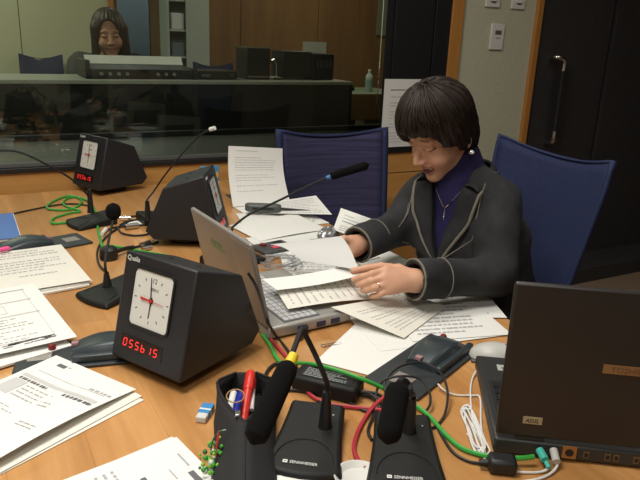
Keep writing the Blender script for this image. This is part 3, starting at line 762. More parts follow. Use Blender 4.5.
# left side: handwritten pile
for i in range(4):
    sheet(['lowest handwritten sheet of the left pile, showing only an edge', 'second lowest handwritten sheet of the left pile, showing only an edge', 'third sheet of the left handwritten pile, its edge just under the top one', 'topmost handwritten sheet of the pile beside the short upright microphone'][i],
          *flat((.224+(-.010, -.005, .003, 0)[i], 1.503+(.004, -.004, .004, 0)[i]), (14, 9, 8, 5)[i], .235, .305, .7212+.0045*i, 'br'), name='handwritten_sheet', m=PAPERC if i % 2 else PAPER, thick=.004 if i < 3 else .0006, group='left handwritten pile',
          ink=rows(.05, .97, .05, .62, 9, 11, INKL, .30, .012, .05)+rows(.4, .85, .66, .9, 3, 12, INKL, .25, .01, .04, .3) if i == 3 else None)
# printed form
form = boxlines(-.0, .86, .08, .90, INKL, .004)+[(0, .88, .08, .092, INKG), (0, .88, .27, .285, INKG), (0, .88, .50, .515, INKG)]+boxlines(.02, .62, .33, .46, INKL, .004)
form += rows(.05, .55, .12, .25, 3, 3, INKL, .25, .01, .05)+rows(.05, .6, .36, .44, 2, 4, INK, .3, .01, .04)+rows(.02, .8, .54, .70, 4, 5, INKL, .28, .01, .05)+rows(.02, .8, .72, .9, 4, 6, INKL, .2, .01, .05)
r9 = random.Random(4)
sk = []
for k in range(26):
    u = .42+.38*r9.random(); sk.append((u, u+.06+.05*r9.random(), .905+.05*r9.random()-.06*(u-.42), 0, INK))
sk = [(u0, min(u1, .86), v, v+.008, m) for u0, u1, v, _, m in sk]
fa = sheet('printed form with boxed lines and small dark sketch at the left edge', *flat((.146, 1.20), 8, .225, .325, .7385, 'br'), ink=form+sk, name='printed_form')
fa = sheet('plain sheet lying under the printed form at the left edge', *flat((.135, 1.19), 16, .21, .30, .7275, 'br'), thick=.004)
# bottom left fax
fax = [(.16, .26, .055, .085, INK), (.28, .31, .055, .065, INKL), (.10, .92, .175, .178, INKL), (.06, .95, .235, .262, INKG)]
fax += rows(.08, .42, .262, .30, 1, 31, INK, .55, .02, .03, 0, 1)+rows(.62, .95, .262, .30, 1, 32, INK, .6, .025, .04, 0, 1)+[(.06, .22, .30, .44, INKG)]
fax += rows(.25, .7, .31, .44, 4, 33, INKL, .3, .02, .06)+rows(.06, .55, .50, .62, 4, 34, INKL, .22, .02, .06)+rows(.7, .95, .57, .62, 2, 35, INKL, .3, .02, .06)+rows(.72, .98, .14, .17, 1, 36, INKL, .6, .02, .05, 0)
fax += [(.05, .6, .80, .82, INKG)]+rows(.06, .8, .84, .95, 3, 37, INKL, .3, .02, .06)
LT = (.103, 1.158)
for i, (dx, dy, da) in enumerate(((.016, -.016, -4), (.009, -.009, -2))):
    sheet(['lowest sheet fanned out under the printed fax page', 'middle sheet fanned out under the printed fax page'][i], *flat((LT[0]+dx, LT[1]+dy), -60+da, .21, .297, .7212+.0022*i, 'tl'), m=PAPERC, thick=.0012, group='fax pages',
          ink=rows(.08, .9, .1, .9, 20, 40+i), bulge=lambda u, v: (0, 0, .003*math.sin(PI*u)))
sheet('printed fax page with grey heading bars at the bottom left corner', *flat(LT, -60, .205, .297, .7280, 'tl'), ink=fax, name='fax_page', group='fax pages', bulge=lambda u, v: (0, 0, .012*max(0, 1-((u-.98)/.45)**2)*max(0, 1-((v-.62)/.6)**2)+.0002))
head = [(.78, .90, .10, .13, INK), (.93, .96, .10, .12, INKL), (.72, .80, .06, .068, INKL)]
for k in range(7): head.append((.10+k*.085, .10+k*.085+.03+.02*(k > 4), .22-.0*k, .235+.012*(k > 4), INK if k > 4 else INKL))
sheet('sheet under the logo page at the bottom edge left of the pencil case', *flat((.224, .835), -76, .21, .297, .7212, 'tl'), thick=.001, group='bottom edge sheets')
sheet('printed page with small oval logo at the bottom edge left of the pencil case', *flat((.229, .829), -79, .21, .297, .7228, 'tl'), ink=[(.40, .58, .06, .09, INK), (.62, .66, .06, .075, INKL), (.18, .34, .055, .065, INKL), (.30, .42, .145, .152, INKL), (.28, .47, .26, .285, INK), (.50, .56, .26, .285, INK)]+[(.28+.06*k, .30+.06*k, .30+.05*k, .315+.05*k, INKL) for k in range(0)]+rows(.1, .9, .35, .95, 16, 51), group='bottom edge sheets')
sheet('blank white sheet corner in front of the pencil case at the bottom edge', *flat(P2(247, 472.5, .724), -33, .10, .14, .724, 'tl'), thick=.003)
# blue booklet
bk = flat(P2(13, 212, .735), 0, .13, .28, .735, 'tr')
t = thing('booklet', 'blue covered booklet at the far left edge of the table', 'booklet', ((bk[0].x+bk[2].x)/2, (bk[0].y+bk[2].y)/2, TZ))
MB().box((-.064, -.138, .001), (.066, .138, .011)).build('pages', PAPER, t); MB().box((-.065, -.14, .011), (.064, .14, .0125)).build('front_cover', mat('blue_cover', (.07, .17, .48), .5), t); MB().box((-.065, -.14, 0), (.064, .14, .001)).build('back_cover', mat('blue_cover', (.07, .17, .48), .5), t)
MB().box((-.068, -.14, 0), (-.0645, .14, .0125)).build('spine', mat('blue_cover', (.07, .17, .48), .5), t)
# upright sheet on a small stand
txt = rows(.14, .9, .06, .10, 1, 61, INKL, .3, .02, .06, 0, .6)+rows(.12, .92, .18, .80, 14, 62, INKL, .22, .012, .05, .15)
ux = lambda u: (.799+.213*u, 2.12+.01*u)
sheet('white sheet of notes standing upright before the empty blue chair', (.811, 2.155, .923), (1.021, 2.155, .905), (1.019, 2.075, .722), (.797, 2.075, .722), ink=txt, name='upright_sheet',
      bulge=lambda u, v: (0, .035*math.sin(PI*v)*.6, 0))
t = thing('paper_stand', 'small dark stand leaning behind the upright sheet of notes', 'stand', (.905, 2.20, TZ))
q = MB(); q.add([(-.07, -.060+.012, 0), (.07, -.060+.012, 0), (.07, -.008, .155), (-.07, -.008, .155)], [(0, 1, 2, 3)]); q.build('back_plate', DGREY, t, solid=.003)
MB().box((-.07, -.05, 0), (.07, .05, .004)).build('foot', DGREY, t)
t = thing('card_packet', 'small light blue packet with yellow patch standing beside the upright sheet', 'packet', (.755, 2.20, TZ), R(4))
MB().box((-.035, -.006, 0), (.035, .006, .07)).build('lower_box', PAPERC, t, bevel=.001)
MB().box((-.034, -.008, .072), (.034, .006, .125)).build('packet', mat('sky_blue', (.06, .28, .55), .5), t, bevel=.001)
MB().prism([(-.012, .08), (.032, .084), (.030, .105), (-.002, .098)], 0, .0008, None, Matrix(((1, 0, 0, 0), (0, 0, -1, -.008), (0, 1, 0, 0), (0, 0, 0, 1)))).build('yellow_patch', mat('yellow', (.65, .42, .06), .5), t)
# sheets between the turned away clock and the far chair
sheet('white sheet lying flat beneath the upright sheet', *flat((.80, 2.07), 2, .21, .297, .7212, 'tl'), ink=rows(.1, .9, .1, .9, 18, 71))
sheet('white sheet reaching out under the dark grey capsule case', *flat((.775, 1.99), -12, .21, .297, .7222, 'tl'), ink=rows(.1, .9, .4, .95, 12, 72))
sheet('white sheet with curled right corner in front of the capsule case', *flat((.70, 1.86), 8, .25, .19, .7235, 'tl'), bulge=lambda u, v: (0, 0, .028*max(0, u-.55)**1.5*(1-v)+.004*math.sin(PI*u)))
sheet('printed sheet sloping over the table edge toward the empty chair', tp(250, 205, .735), tp(316, 195.5, .765), tp(332, 214.5, .742), tp(262, 213, .730), ink=rows(.35, .95, .1, .95, 9, 73, INKL, .25, .015, .05))
sheet('white sheet propped at a slant beyond the right sleeve of the woman', tp(341, 208, .79), tp(392, 226, .79), tp(378, 246, .74), tp(333, 229.5, .74), ink=[(.12, .32, .22, .25, INKL), (.12, .55, .36, .39, INKL), (.12, .62, .50, .53, INK)]+rows(.12, .9, .6, .95, 4, 74))
sheet('ruled sheet with dark lines beside the thin wire bundle', *flat((.735, 1.555), -20, .26, .20, .7218, 'tl'), ink=[(.0, 1, .08+.16*k, .085+.16*k, INK) for k in range(6)]+rows(.1, .9, .1, .95, 14, 75))
sheet('white sheet behind the wire bundle, a pen lying on it', *flat((.70, 1.72), -4, .25, .18, .7226, 'tl'))
# right side group
sheet('large blank sheet pointing left beside the paper clip', *flat((.532, .957), 36, .297, .21, .7214, 'tl'), group='sheets before the woman')
sheet('printed sheet whose lower edge lies along the grey mouse', *flat((.958, .893), -9, .297, .215, .7222, 'br'), ink=rows(.45, .95, .55, .95, 6, 81, INKL, .25, .015, .05)+rows(.1, .9, .1, .5, 6, 82)+boxlines(.5, .95, .60, .66), group='sheets before the woman')
sheet('white sheet at the table edge under the left elbow of the woman', *flat((1.015, .960), -24, .21, .297, .7230, 'br'), ink=rows(.1, .9, .5, .95, 8, 83), group='sheets before the woman')
sheet('cream printed sheet with columns of small text before the woman', tp(331, 307, .757), tp(408, 294, .748), tp(447, 306, .7265), tp(404, 338, .7265), m=PAPERC, ink=rows(.12, .9, .15, .9, 11, 84, INKL, .25, .012, .04), group='sheets before the woman')
sheet('white sheet lying under the hands of the woman', *flat((.80, 1.14), -15, .22, .20, .7238, 'tl'), group='sheets before the woman', ink=rows(.1, .9, .1, .9, 9, 85))
sheet('printed sheet beside the cuff of the right sleeve', tp(352, 258, .728), tp(385, 249, .728), tp(412, 262, .728), tp(372, 274, .728), ink=rows(.2, .6, .1, .4, 3, 86, INK, .5), group='sheets before the woman')
# sheets held by the woman
INKRL = mat('faded_red_ink', (.50, .30, .28), .8)
col = []
for k in range(17):
    r_ = random.Random(90+k); u = .05+k*.054; v = .08
    while v < .86:
        l = r_.uniform(.02, .09); col.append((u, u+.011, v, min(v+l, .92), INKRL if k in (8, 9, 11, 12) else INKL)); v += l+.02+.05*(r_.random() < .2)
sheet('curved sheet with columns of grey and red text over the laptop keyboard', tp(275, 288, .770), tp(392, 272, .758), tp(420, 301, .731), tp(288, 309, .760), m=PAPERC, ink=col, bulge=lambda u, v: (0, 0, .012*math.sin(PI*u)), group='sheets held by the woman')
sheet('white curled strip of paper held lowest in the left hand of the woman', tp(262, 279, .785), tp(345, 266, .802), tp(358, 276, .795), tp(277, 290, .780), bulge=lambda u, v: (0, 0, -.004*math.sin(PI*u)), m=PAPER, group='sheets held by the woman')
sheet('grey looking sheet of paper held between both hands of the woman', dp(270, 244.5, 1.62), dp(341, 236.0, 1.585), dp(358.5, 269.5, 1.445), dp(302, 261, 1.53), m=mat('shaded_paper', (.62, .62, .60), .8), bulge=lambda u, v: (0, 0, .010*math.sin(PI*v)), group='sheets held by the woman')  # white sheet tilted from the light; its shade is put into the grey colour
# ------------------------------------------------------------------ small desk things
TEAL = mat('dark_teal_plastic', (.030, .042, .048), .38)
TEALP = mat('dark_teal_plate', (.028, .034, .038), .5)
def desk_unit(label, loc, rz, red=.110):
    t = thing('desk_unit', label, 'desk unit', (loc[0], loc[1], TZ), rz, 'dark teal desk units')
    MB().prism([(-.125, -.055), (.12, -.055), (.12, .055), (-.125, .055)], 0, .006).build('base_plate', TEALP, t, bevel=.002)
    MB().box((-.105, -.02, .006), (-.065, .018, .0068)).build('silver_label', mat('label_silver', (.42, .38, .36), .35, .5), t)
    q = MB(); n = 14; P = []
    for i in range(n+1):
        x = -.028+.133*i/n; hgt = .010+.024*math.sin(PI*(.12+.80*i/n))
        wy = .026+.010*math.sin(PI*i/n)
        P.append([Vector((x, -wy-.006, .006)), Vector((x, -wy, hgt*.72)), Vector((x, -wy*.8, hgt)), Vector((x, wy*.55, hgt*1.02)), Vector((x, wy*.9, hgt*.8)), Vector((x, wy, .006))])
    q.grid(P); q.add(P[0], [(0, 1, 2, 3, 4, 5)]); q.add(P[-1], [(5, 4, 3, 2, 1, 0)])
    q.build('arched_body', TEAL, t, bevel=.003)
    MB().box((-.028, -.046, .006), (.11, -.034, .020)).build('front_rail', TEAL, t, bevel=.003)
    MB().box((-.03, -.004, .021), (-.018, .008, .0262)).build('small_label', mat('pink_label', (.35, .20, .20), .5), t)
    MB().lathe([(.007, .006), (.007, .014), (.005, .017), (.001, .018)], None, 14, Matrix.Translation((red, .02, 0))).build('red_button', mat('dark_red', (.20, .02, .02), .35), t)
    return t
desk_unit('dark teal arched desk unit in the right foreground beside the grey mouse', (.715, .862), R(24))
desk_unit('dark teal arched desk unit above the handwritten pile at the far left', (.150, 1.850), R(195))
desk_unit('dark teal arched desk unit half hidden under the large clock and fax page', (.160, 1.155), R(-12), -.066)

def cable(name, label, px_pts, r, m, group=None, extra=None, cat='cable', k=6):
    """px_pts: photo pixel u,v (+ optional height above the table)"""
    P = []
    for p in px_pts:
        if isinstance(p, Vector): P.append(p); continue
        h = p[2] if len(p) > 2 else 0
        P.append(tp(p[0], p[1], TZ+r+.0006+h))
    q = MB(); q.tube(cr(P, k), r, m, 7)
    for ex in (extra or []):
        a, b_, rr_, mm = ex
        a = tp(a[0], a[1], TZ+rr_+.001+(a[2] if len(a) > 2 else 0)); b_ = tp(b_[0], b_[1], TZ+rr_+.001+(b_[2] if len(b_) > 2 else 0))
        q.tube([a, b_], rr_, mm, 12)
    o = q.build(name, None); setbase(o, P[len(P)//2])
    return tag(o, label, cat, group)
GRN = mat('green_cable', (.035, .34, .045), .45); REDC = mat('red_cable', (.42, .03, .045), .45); WHC = mat('white_cable', (.70, .70, .68), .45); GRYC = mat('grey_wire', (.30, .31, .32), .45)
cable('network_cable', 'thick green cable crossing the front of the table to the black laptop', [(262, 334), (270, 345), (276, 357), (283, 363), (300, 363, .01), (318, 365, .032), (340, 371, .034), (362, 379, .032), (385, 389, .014), (410, 402, .006), (428, 415), (445, 434), (460, 447), (478, 454), (500, 457.5, .006), (520, 458, .010), (534, 456.5, .012)], .0037, GRN, 'green cables')
cable('network_cable', 'green cable looped beside the far left microphone under the small clock', [(103, 248), (98, 230), (97, 215), (92, 205), (84, 199), (68, 196), (52, 202), (47, 208), (58, 210), (72, 209), (82, 202), (76, 197), (66, 199), (64, 205), (80, 211), (70, 213), (54, 218), (52, 223), (62, 223), (76, 221)], .0036, GRN, 'green cables')
cable('network_cable', 'green cable running behind the large clock toward the turned away clock', [(101, 240), (102, 246), (112, 246), (125, 248), (140, 251), (158, 254), (180, 258)], .0036, GRN, 'green cables')
cable('signal_cable', 'red cable curving past the large clock and under the power adapter edge', [(256, 322, .01), (264, 331), (273, 342), (283, 353), (293, 364), (298, 375), (304, 388), (315, 398), (330, 404), (352, 407), (372, 409), (390, 411)], .0034, REDC, 'red cables')
cable('signal_cable', 'short red cable bending between the two front microphone bases', [(397, 388, .012), (386, 396, .008), (374, 406, .004), (364, 420), (357, 434), (354, 448), (358, 460), (366, 468)], .0036, REDC, 'red cables')
cable('power_cable', 'black cable running from the large clock down past the silver laptop lid', [Vector(dp(248, 273, 1.235)), Vector(dp(256, 286, 1.235)), Vector(dp(262, 303, 1.225)), Vector(dp(268, 322, 1.205)), (277, 337), (288, 351), (297, 368), (300, 384)], .003, RUB, 'black cables')
cable('power_cable', 'black cable lying along the far left table edge to the microphone', [(12, 214), (30, 210), (60, 204.5), (78, 204), (90, 206)], .0028, RUB, 'black cables')
cable('power_cable', 'black cable curving around the short upright microphone at the left', [(128, 222), (118, 228), (107, 236), (99, 246), (97, 256), (100, 266), (108, 273)], .003, RUB, 'black cables')
cable('power_cable', 'black cable ring behind the short upright microphone', [(118, 228), (122, 233), (134, 235.5), (148, 234), (154, 229), (150, 223), (140, 220), (128, 221), (120, 225)], .003, RUB, 'black cables')
cable('power_cable', 'black cable loop reaching over the desk unit beside the front right microphone', [(404, 408, .004), (390, 400, .01), (384, 386, .02), (390, 374, .03), (404, 365, .035), (424, 363, .035), (440, 372, .03), (447, 388, .02), (447, 404, .01), (443, 418), (434, 427), (420, 429)], .0022, RUB, 'black cables')
cable('power_cable', 'black cable loop close around the neck of the front right microphone', [(380, 408, .002), (376, 396, .01), (380, 384, .02), (390, 378, .03), (404, 376, .035), (420, 379, .03), (429, 391, .02), (430, 404, .01), (424, 414), (418, 424)], .0022, RUB, 'black cables')
cable('power_cable', 'black cable from the desk unit down to the black plug beside the laptop', [(434, 421), (442, 436), (453, 452), (468, 461), (484, 464), (495, 467)], .0022, RUB, 'black cables')
cable('power_cable', 'bundle of thin black cable between the power adapter and the front microphones', [(342, 396), (352, 393), (366, 392), (378, 394), (384, 401), (378, 409), (366, 411), (352, 404), (346, 398), (356, 395), (372, 397), (380, 404), (374, 415), (368, 430), (372, 440)], .0025, RUB, 'black cables')
cable('power_cable', 'black cable lying from the pencil case toward the power adapter', [(262, 392), (264, 380), (268, 370), (275, 364), (284, 363)], .003, RUB, 'black cables')
cable('power_cable', 'short black cable passing under the power adapter by the red cable', [(282, 390), (294, 390), (306, 392), (316, 398), (322, 404)], .003, RUB, 'black cables')
cable('power_cable', 'black cable with plug at the side of the silver laptop', [(275, 332), (290, 333), (300, 331), (308, 326, .01)], .003, RUB, 'black cables', extra=[((298, 338), (306, 327, .006), .006, BLK)])
cable('audio_connector_cable', 'upper cable with silver connector behind the short upright microphone', [(106, 222), (112, 219), (118, 217), (136, 216), (150, 214)], .003, RUB, 'connector cables', extra=[((108, 215.5), (118, 216), .009, STEEL), ((120, 218), (131, 218), .008, CHROME)])
cable('audio_connector_cable', 'lower cable with silver connector behind the short upright microphone', [(104, 232), (112, 228), (126, 226), (142, 225), (150, 224)], .003, RUB, 'connector cables', extra=[((125, 227), (138, 225), .009, STEEL), ((102, 234), (106, 229), .006, WHITE)])
cable('audio_connector_cable', 'dark cable with two pale connectors behind the large clock', [(120, 250), (132, 248), (140, 246), (152, 244), (158, 242)], .0035, RUB, 'connector cables', extra=[((140, 245), (150, 242), .006, STEEL), ((142, 249), (152, 247), .006, STEEL)])
cable('mouse_cable', 'white mouse cable curving over the desk unit and down beside the black laptop', [(500, 355, .012), (491, 360, .012), (478, 369, .006), (472, 380), (470.5, 396), (473, 424), (479, 449), (488, 463)], .0016, WHC, 'white cables')
cable('mouse_cable', 'thin white cable running from the desk unit down to the black plug', [(438, 384, .008), (444, 390, .004), (456, 395), (472, 395.5), (480, 398), (481, 424), (485, 452), (489, 463)], .0016, WHC, 'white cables')
lp = []
r5 = random.Random(5)
for k in range(7):
    lp += [(463+r5.uniform(-2, 2), 409+r5.uniform(-2, 4)), (470+r5.uniform(-3, 3), 404+r5.uniform(0, 6)), (478+r5.uniform(-3, 3), 430+r5.uniform(-4, 4)), (486+r5.uniform(-3, 4), 447+r5.uniform(-4, 5)), (478+r5.uniform(-3, 3), 450+r5.uniform(-4, 3)), (470+r5.uniform(-3, 3), 430+r5.uniform(-4, 4))]
cable('mouse_cable', 'tied bundle of white cable lying left of the black laptop', [(u, v, .002*(i % 4)) for i, (u, v) in enumerate(lp)], .0014, WHC, 'white cables')
cable('audio_plug', 'thin white cable with teal plug in the back of the black laptop', [(497, 461), (506, 468), (520, 472), (540, 472), (549, 468, .004)], .0018, WHC, 'plugs at the black laptop', extra=[((539.5, 450, .012), (545, 460, .008), .006, mat('teal_plug', (.06, .48, .38), .45)), ((545, 460, .008), (549, 468, .004), .0035, mat('teal_plug', (.06, .48, .38), .45))], cat='plug')
cable('audio_plug', 'white cable with pale grey plug in the back of the black laptop', [(520, 482), (538, 479), (550, 474), (557, 466, .004), (557, 458, .008)], .002, WHC, 'plugs at the black laptop', extra=[((553.5, 450, .012), (556.5, 462, .006), .006, mat('pale_plug', (.50, .50, .46), .45))], cat='plug')
lo = tp(501, 471, TZ)
t = thing('plug_block', 'black plug block lying in front of the black laptop corner', 'plug', (lo.x, lo.y, TZ), R(-35))
MB().box((-.020, -.014, .001), (.020, .014, .024)).build('body', BLK, t, bevel=.006); MB().cyl((-.018, 0, .012), (-.032, 0, .010), .005).build('strain_relief', BLK, t)
# wire bundle with gadget near the silver laptop
lo = tp(272, 250, TZ)
t = thing('portable_player', 'small black gadget with red patch beyond the silver laptop lid', 'gadget', (lo.x, lo.y, TZ), R(10))
MB().box((-.05, -.04, .001), (.06, .04, .012)).build('body', DGREY, t, bevel=.004)
MB().box((-.008, -.022, .012), (.012, -.004, .0135)).build('pink_patch', mat('hot_pink', (.75, .08, .14), .4, emit=.0), t)
MB().lathe([(.010, .012), (.010, .018), (.002, .019)], None, 14, Matrix.Translation((-.02, .015, 0))).build('red_knob', mat('dark_red', (.20, .02, .02), .35), t)
for i in range(3): MB().box((.02, -.02+.02*i, .012), (.045, -.008+.02*i, .0135)).build('button', BLKM, t)
wb = []
for k in range(9):
    c = r5.uniform(-9, 9); wb += [(262+r5.uniform(-5, 5), 262+c*.6), (276+c, 255+r5.uniform(-4, 3)), (296+r5.uniform(-8, 9), 260+c*.4), (282+c, 268+r5.uniform(-3, 6))]
cable('earphone_wire', 'tangle of thin grey wire beside the small black gadget', [(u, v, .004+.003*(i % 4)) for i, (u, v) in enumerate(wb)], .0010, GRYC)
t = thing('silver_mouse', 'small silver rounded mouse with green trim above the held papers', 'mouse', (*tp(328, 236, TZ).xy, TZ), R(35))
MB().lathe([(math.cos(PI/2*i/9)+.0001, math.sin(PI/2*i/9)) for i in range(10)], None, 28, Matrix.Diagonal((.050, .030, .030, 1))).build('shell', mat('mouse_silver', (.45, .46, .47), .25, .7), t)
q = MB(); q.tube(cr([(.0, .022, .017), (.025, .014, .020), (.042, 0, .014), (.025, -.014, .020), (0, -.022, .017)], 5), .003); q.build('green_trim', mat('green_trim', (.05, .25, .14), .4), t)
t = thing('computer_mouse', 'grey white computer mouse beside the black laptop on the desk unit edge', 'mouse', (*tp(498, 350, TZ+.02).xy, TZ), R(-40))
q = MB(); n = 12
sh = mat('mouse_grey', (.50, .50, .46), .4)
q.lathe([(math.cos(PI/2*i/9)+.0001, math.sin(PI/2*i/9)) for i in range(10)], None, 32, Matrix.Translation((0, 0, .002)) @ Matrix.Diagonal((.055, .032, .032, 1))); q.build('shell', sh, t)
MB().box((.012, -.0006, .0325), (.045, .0006, .034)).build('button_gap', DGREY, t)
MB().box((-.05, -.028, 0), (.05, .028, .005)).build('sole', DGREY, t, bevel=.004)
# pens, capsule case, clip
def pen(name, label, a, b_, r, body, capm, group=None, parent=None):
    a, b_ = Vector(a), Vector(b_); t = thing(name, label, 'pen', a, 0, group); d = (b_-a); L = d.length; d.normalize()
    MB().tube([Vector((0, 0, 0)), d*L*.64], [r*.92, r], None, 12).build('barrel', body, t)
    MB().tube([d*L*.62, d*L*.66, d*(L-.004), d*L], [r*1.12, r*1.15, r*1.05, r*.6], None, 12).build('pen_cap', capm, t)
    return t
p = tp(310, 240.5, TZ+.006); p2 = tp(337, 237.5, TZ+.006)
pen('ballpoint_pen', 'dark purple pen lying on white paper beside the silver mouse', p, p2, .004, mat('purple', (.07, .02, .07), .4), mat('purple', (.07, .02, .07), .4))
p = tp(-6, 252, TZ+.035); p2 = tp(11, 248.5, TZ+.035)
pen('highlighter_pen', 'bright pink marker at the far left edge on the handwritten pile', tp(-8, 251, TZ+.026), tp(10, 248, TZ+.026), .0055, mat('pink', (.85, .08, .30), .4), mat('pink', (.85, .08, .30), .4))
lo = tp(263, 215, TZ); le = tp(246, 213.5, TZ); d_ = tp(282, 215, TZ)
t = thing('capsule_case', 'dark grey slim capsule shaped case lying on papers before the upright sheet', 'case', (lo.x, lo.y, TZ+.013), math.atan2(d_.y-le.y, d_.x-le.x))
Lc = (d_-le).length/2
q = MB(); pts = []
for k in range(24):
    a = 2*PI*k/24; x = math.cos(a); y = math.sin(a); pts.append((x*.018+(Lc-.018 if x > 0 else -Lc+.018), y*.018))
q.prism(pts, 0, .026); q.build('shell', mat('grey_case', (.075, .085, .08), .45), t, bevel=.006)
MB().box((-Lc*.55, -.0188, .010), (Lc*.6, -.0178, .016)).build('side_groove', BLK, t)
MB().tube(cr([(Lc-.004, 0, .012), (Lc+.05, .005, .008), (Lc+.11, .0, .006)], 5), .004).build('lead', BLK, t)
q = MB(); s = [(-.018, -.004), (.014, -.004), (.018, 0), (.014, .004), (-.014, .004), (-.017, .001), (-.013, -.002), (.010, -.002)]
q.tube(cr([(x*1.15, y*1.15, .0012) for x, y in s], 4), .0007)
lo = tp(331, 345, TZ); o = q.build('paper_clip', STEEL); o.location = (lo.x, lo.y, TZ); o.rotation_euler = (0, 0, R(-5)); tag(o, 'small metal paper clip on bare wood beside the silver laptop', 'paper clip')
# power adapter
a, b_, c_, d_ = tp(303, 362, TZ+.03), tp(363, 375, TZ+.03), tp(352, 391, TZ+.03), tp(297, 375, TZ+.03)
ax = (b_-a); ctr = (a+b_+c_+d_)/4
t = thing('power_adapter', 'black laptop power adapter with white printed label behind the front microphone', 'power adapter', (ctr.x, ctr.y, TZ), math.atan2(ax.y, ax.x))
MB().box((-.058, -.027, .001), (.058, .027, .030)).build('housing', BLKS, t, bevel=.006)
q = MB(); q.box((-.045, -.017, .030), (.045, .017, .0304), BLK)
for (u0, u1, v0, v1, _) in rows(.05, .95, .08, .95, 6, 95, None, .45, .03, .10, 0): q.box((-.045+.09*u0, .017-.034*v1, .0304), (-.045+.09*u1, .017-.034*v0, .0306), mat('label_print', (.30, .31, .31), .5))
q.build('label_plate', None, t, flat=True)
MB().tube(cr([(.055, 0, .013), (.075, 0, .012), (.10, -.01, .005)], 4), .0035).build('output_lead', BLK, t)
# eraser
lo = tp(205, 416, TZ)
t = thing('eraser', 'small white eraser in a blue sleeve left of the pencil case', 'eraser', (lo.x, lo.y, TZ), R(52))
MB().box((-.021, -.0085, 0), (.021, .0085, .011)).build('rubber', mat('eraser_white', (.62, .62, .60), .7), t, bevel=.002)
q = MB(); q.box((-.008, -.0092, -.0), (.0195, .0092, .0117), mat('sleeve_blue', (.05, .25, .55), .5)); q.box((.000, -.0094, -.0), (.004, .0094, .0119), WHITE); q.build('sleeve', None, t)
# pencil case
A, B = Vector((.366, .893, TZ)), Vector((.250, .615, TZ))
ax = (B-A); Lp = ax.length; rzp = math.atan2(ax.y, ax.x)
CASE = mat('case_black_cloth', (.016, .016, .017), .85, bump=.5, bscale=700)
t = thing('pencil_case', 'black cloth pencil case standing open with pens at the front of the table', 'pencil case', (A.x, A.y, TZ), rzp)
q = MB(); P = []; n = 18
for i in range(n+1):
    s = i/n; x = Lp*s; hw = .046*(.6+.4*min(1, s*3))*(1 if s < .8 else 1-.25*(s-.8)/.2); H_ = .060*(.75+.25*min(1, s*4)); gap = max(0, .047*(1-(s/.55)**2.6)*min(1, .35+s*5)) if s < .55 else 0
    if s > .55: H_ *= 1-.35*((s-.55)/.45)**2
    row = []
    for k in range(15):
        w_ = -1+2*k/14; aa = abs(w_); sg = 1 if w_ > 0 else -1
        if aa < .45: y, z = hw*(aa/.45)*sg, .001
        else:
            u = (aa-.45)/.55; y = (hw*(1+.12*math.sin(PI*u))*(1-u)+gap*u)*sg; z = H_*u**.85
        row.append(Vector((x, y, z+.002)))
    P.append(row)
q.grid(P)
for row, rv in ((P[0], False), (P[-1], True)):
    idx = list(range(len(row))); q.add(row, [tuple(idx[::-1] if rv else idx)])
q.build('pouch', CASE, t, solid=.003)
q = MB(); e1 = [Vector(r_[0]) for r_ in P]; e2 = [Vector(r_[-1]) for r_ in P]
q.tube(e1, .0022); q.tube(e2, .0022); q.build('zipper', BLKM, t)
q = MB(); zc = Vector(P[int(n*.55)][0])
q.box((zc.x-.006, zc.y-.004, zc.z), (zc.x+.006, zc.y+.004, zc.z+.005)); q.build('zip_slider', STEEL, t, bevel=.001)
q = MB(); bead = [mat('bead_green', (.05, .30, .03), .3), mat('bead_dark_green', (.03, .14, .05), .3), mat('bead_white', (.65, .65, .6), .3), mat('bead_brown', (.18, .11, .06), .3), mat('bead_lime', (.22, .45, .04), .3)]
Xc = (Matrix.Translation((A.x, A.y, TZ)) @ Matrix.Rotation(rzp, 4, 'Z')).inverted()
top = Xc @ tp(226, 430, TZ+.055)
q.tube(cr([top, Xc @ tp(219, 432, TZ+.052), Xc @ tp(213, 440, TZ+.04), Xc @ tp(211, 450, TZ+.02)], 4), .0012, mat('bead_dark_green', (.03, .14, .05), .3), 6)
q.tube(cr([Xc @ tp(219, 431, TZ+.052), Xc @ tp(217, 445, TZ+.04), Xc @ tp(217, 458, TZ+.02)], 4), .0016, mat('bead_red', (.45, .03, .03), .3), 6)
rb = random.Random(3)
for k in range(60):
    u, v, h = (rb.gauss(211, 5), rb.gauss(462, 6), rb.uniform(.004, .022)) if k < 44 else (rb.uniform(208, 222), rb.uniform(436, 455), rb.uniform(.02, .04))
    m_ = rb.choice(bead[:2]+[bead[4], bead[0]]+([bead[2], bead[3]] if u > 211 else [bead[4]]))
    q.sphere(Xc @ tp(u, v, TZ+h), rb.uniform(.0022, .0042), m_, 5)
q.build('bead_charm', None, t)
def W(u, v, h): return tp(u, v, TZ+h)
pen('marker_pen', 'red marker pen sticking up out of the black pencil case', W(243, 424, .018), W(251, 371, .062), .0075, mat('pen_red', (.62, .03, .02), .35), mat('pen_red', (.62, .03, .02), .35), 'pens in the pencil case')
pen('ballpoint_pen', 'dark blue pen lying in the black pencil case beside the red marker', W(231, 430, .035), W(241, 392, .045), .0058, mat('pen_blue', (.02, .03, .30), .3), mat('pen_blue', (.02, .03, .30), .3), 'pens in the pencil case')
pen('ballpoint_pen', 'white pen lying at the left inside the black pencil case', W(227, 424, .030), W(234, 392, .032), .0055, WHITE, WHITE, 'pens in the pencil case')
pen('ballpoint_pen', 'thin pale pen with red tip right of the red marker in the case', W(252, 410, .03), W(254, 378, .045), .0035, mat('pen_pale', (.55, .50, .50), .4), mat('pen_red', (.62, .03, .02), .35), 'pens in the pencil case')
c0 = W(235.5, 396, .058)
q = MB(); ring = []
for k in range(24):
    a = 2*PI*k/24; ring.append(c0+CX*.0135*math.cos(a)+(CU*.0085+CF*.006)*math.sin(a))
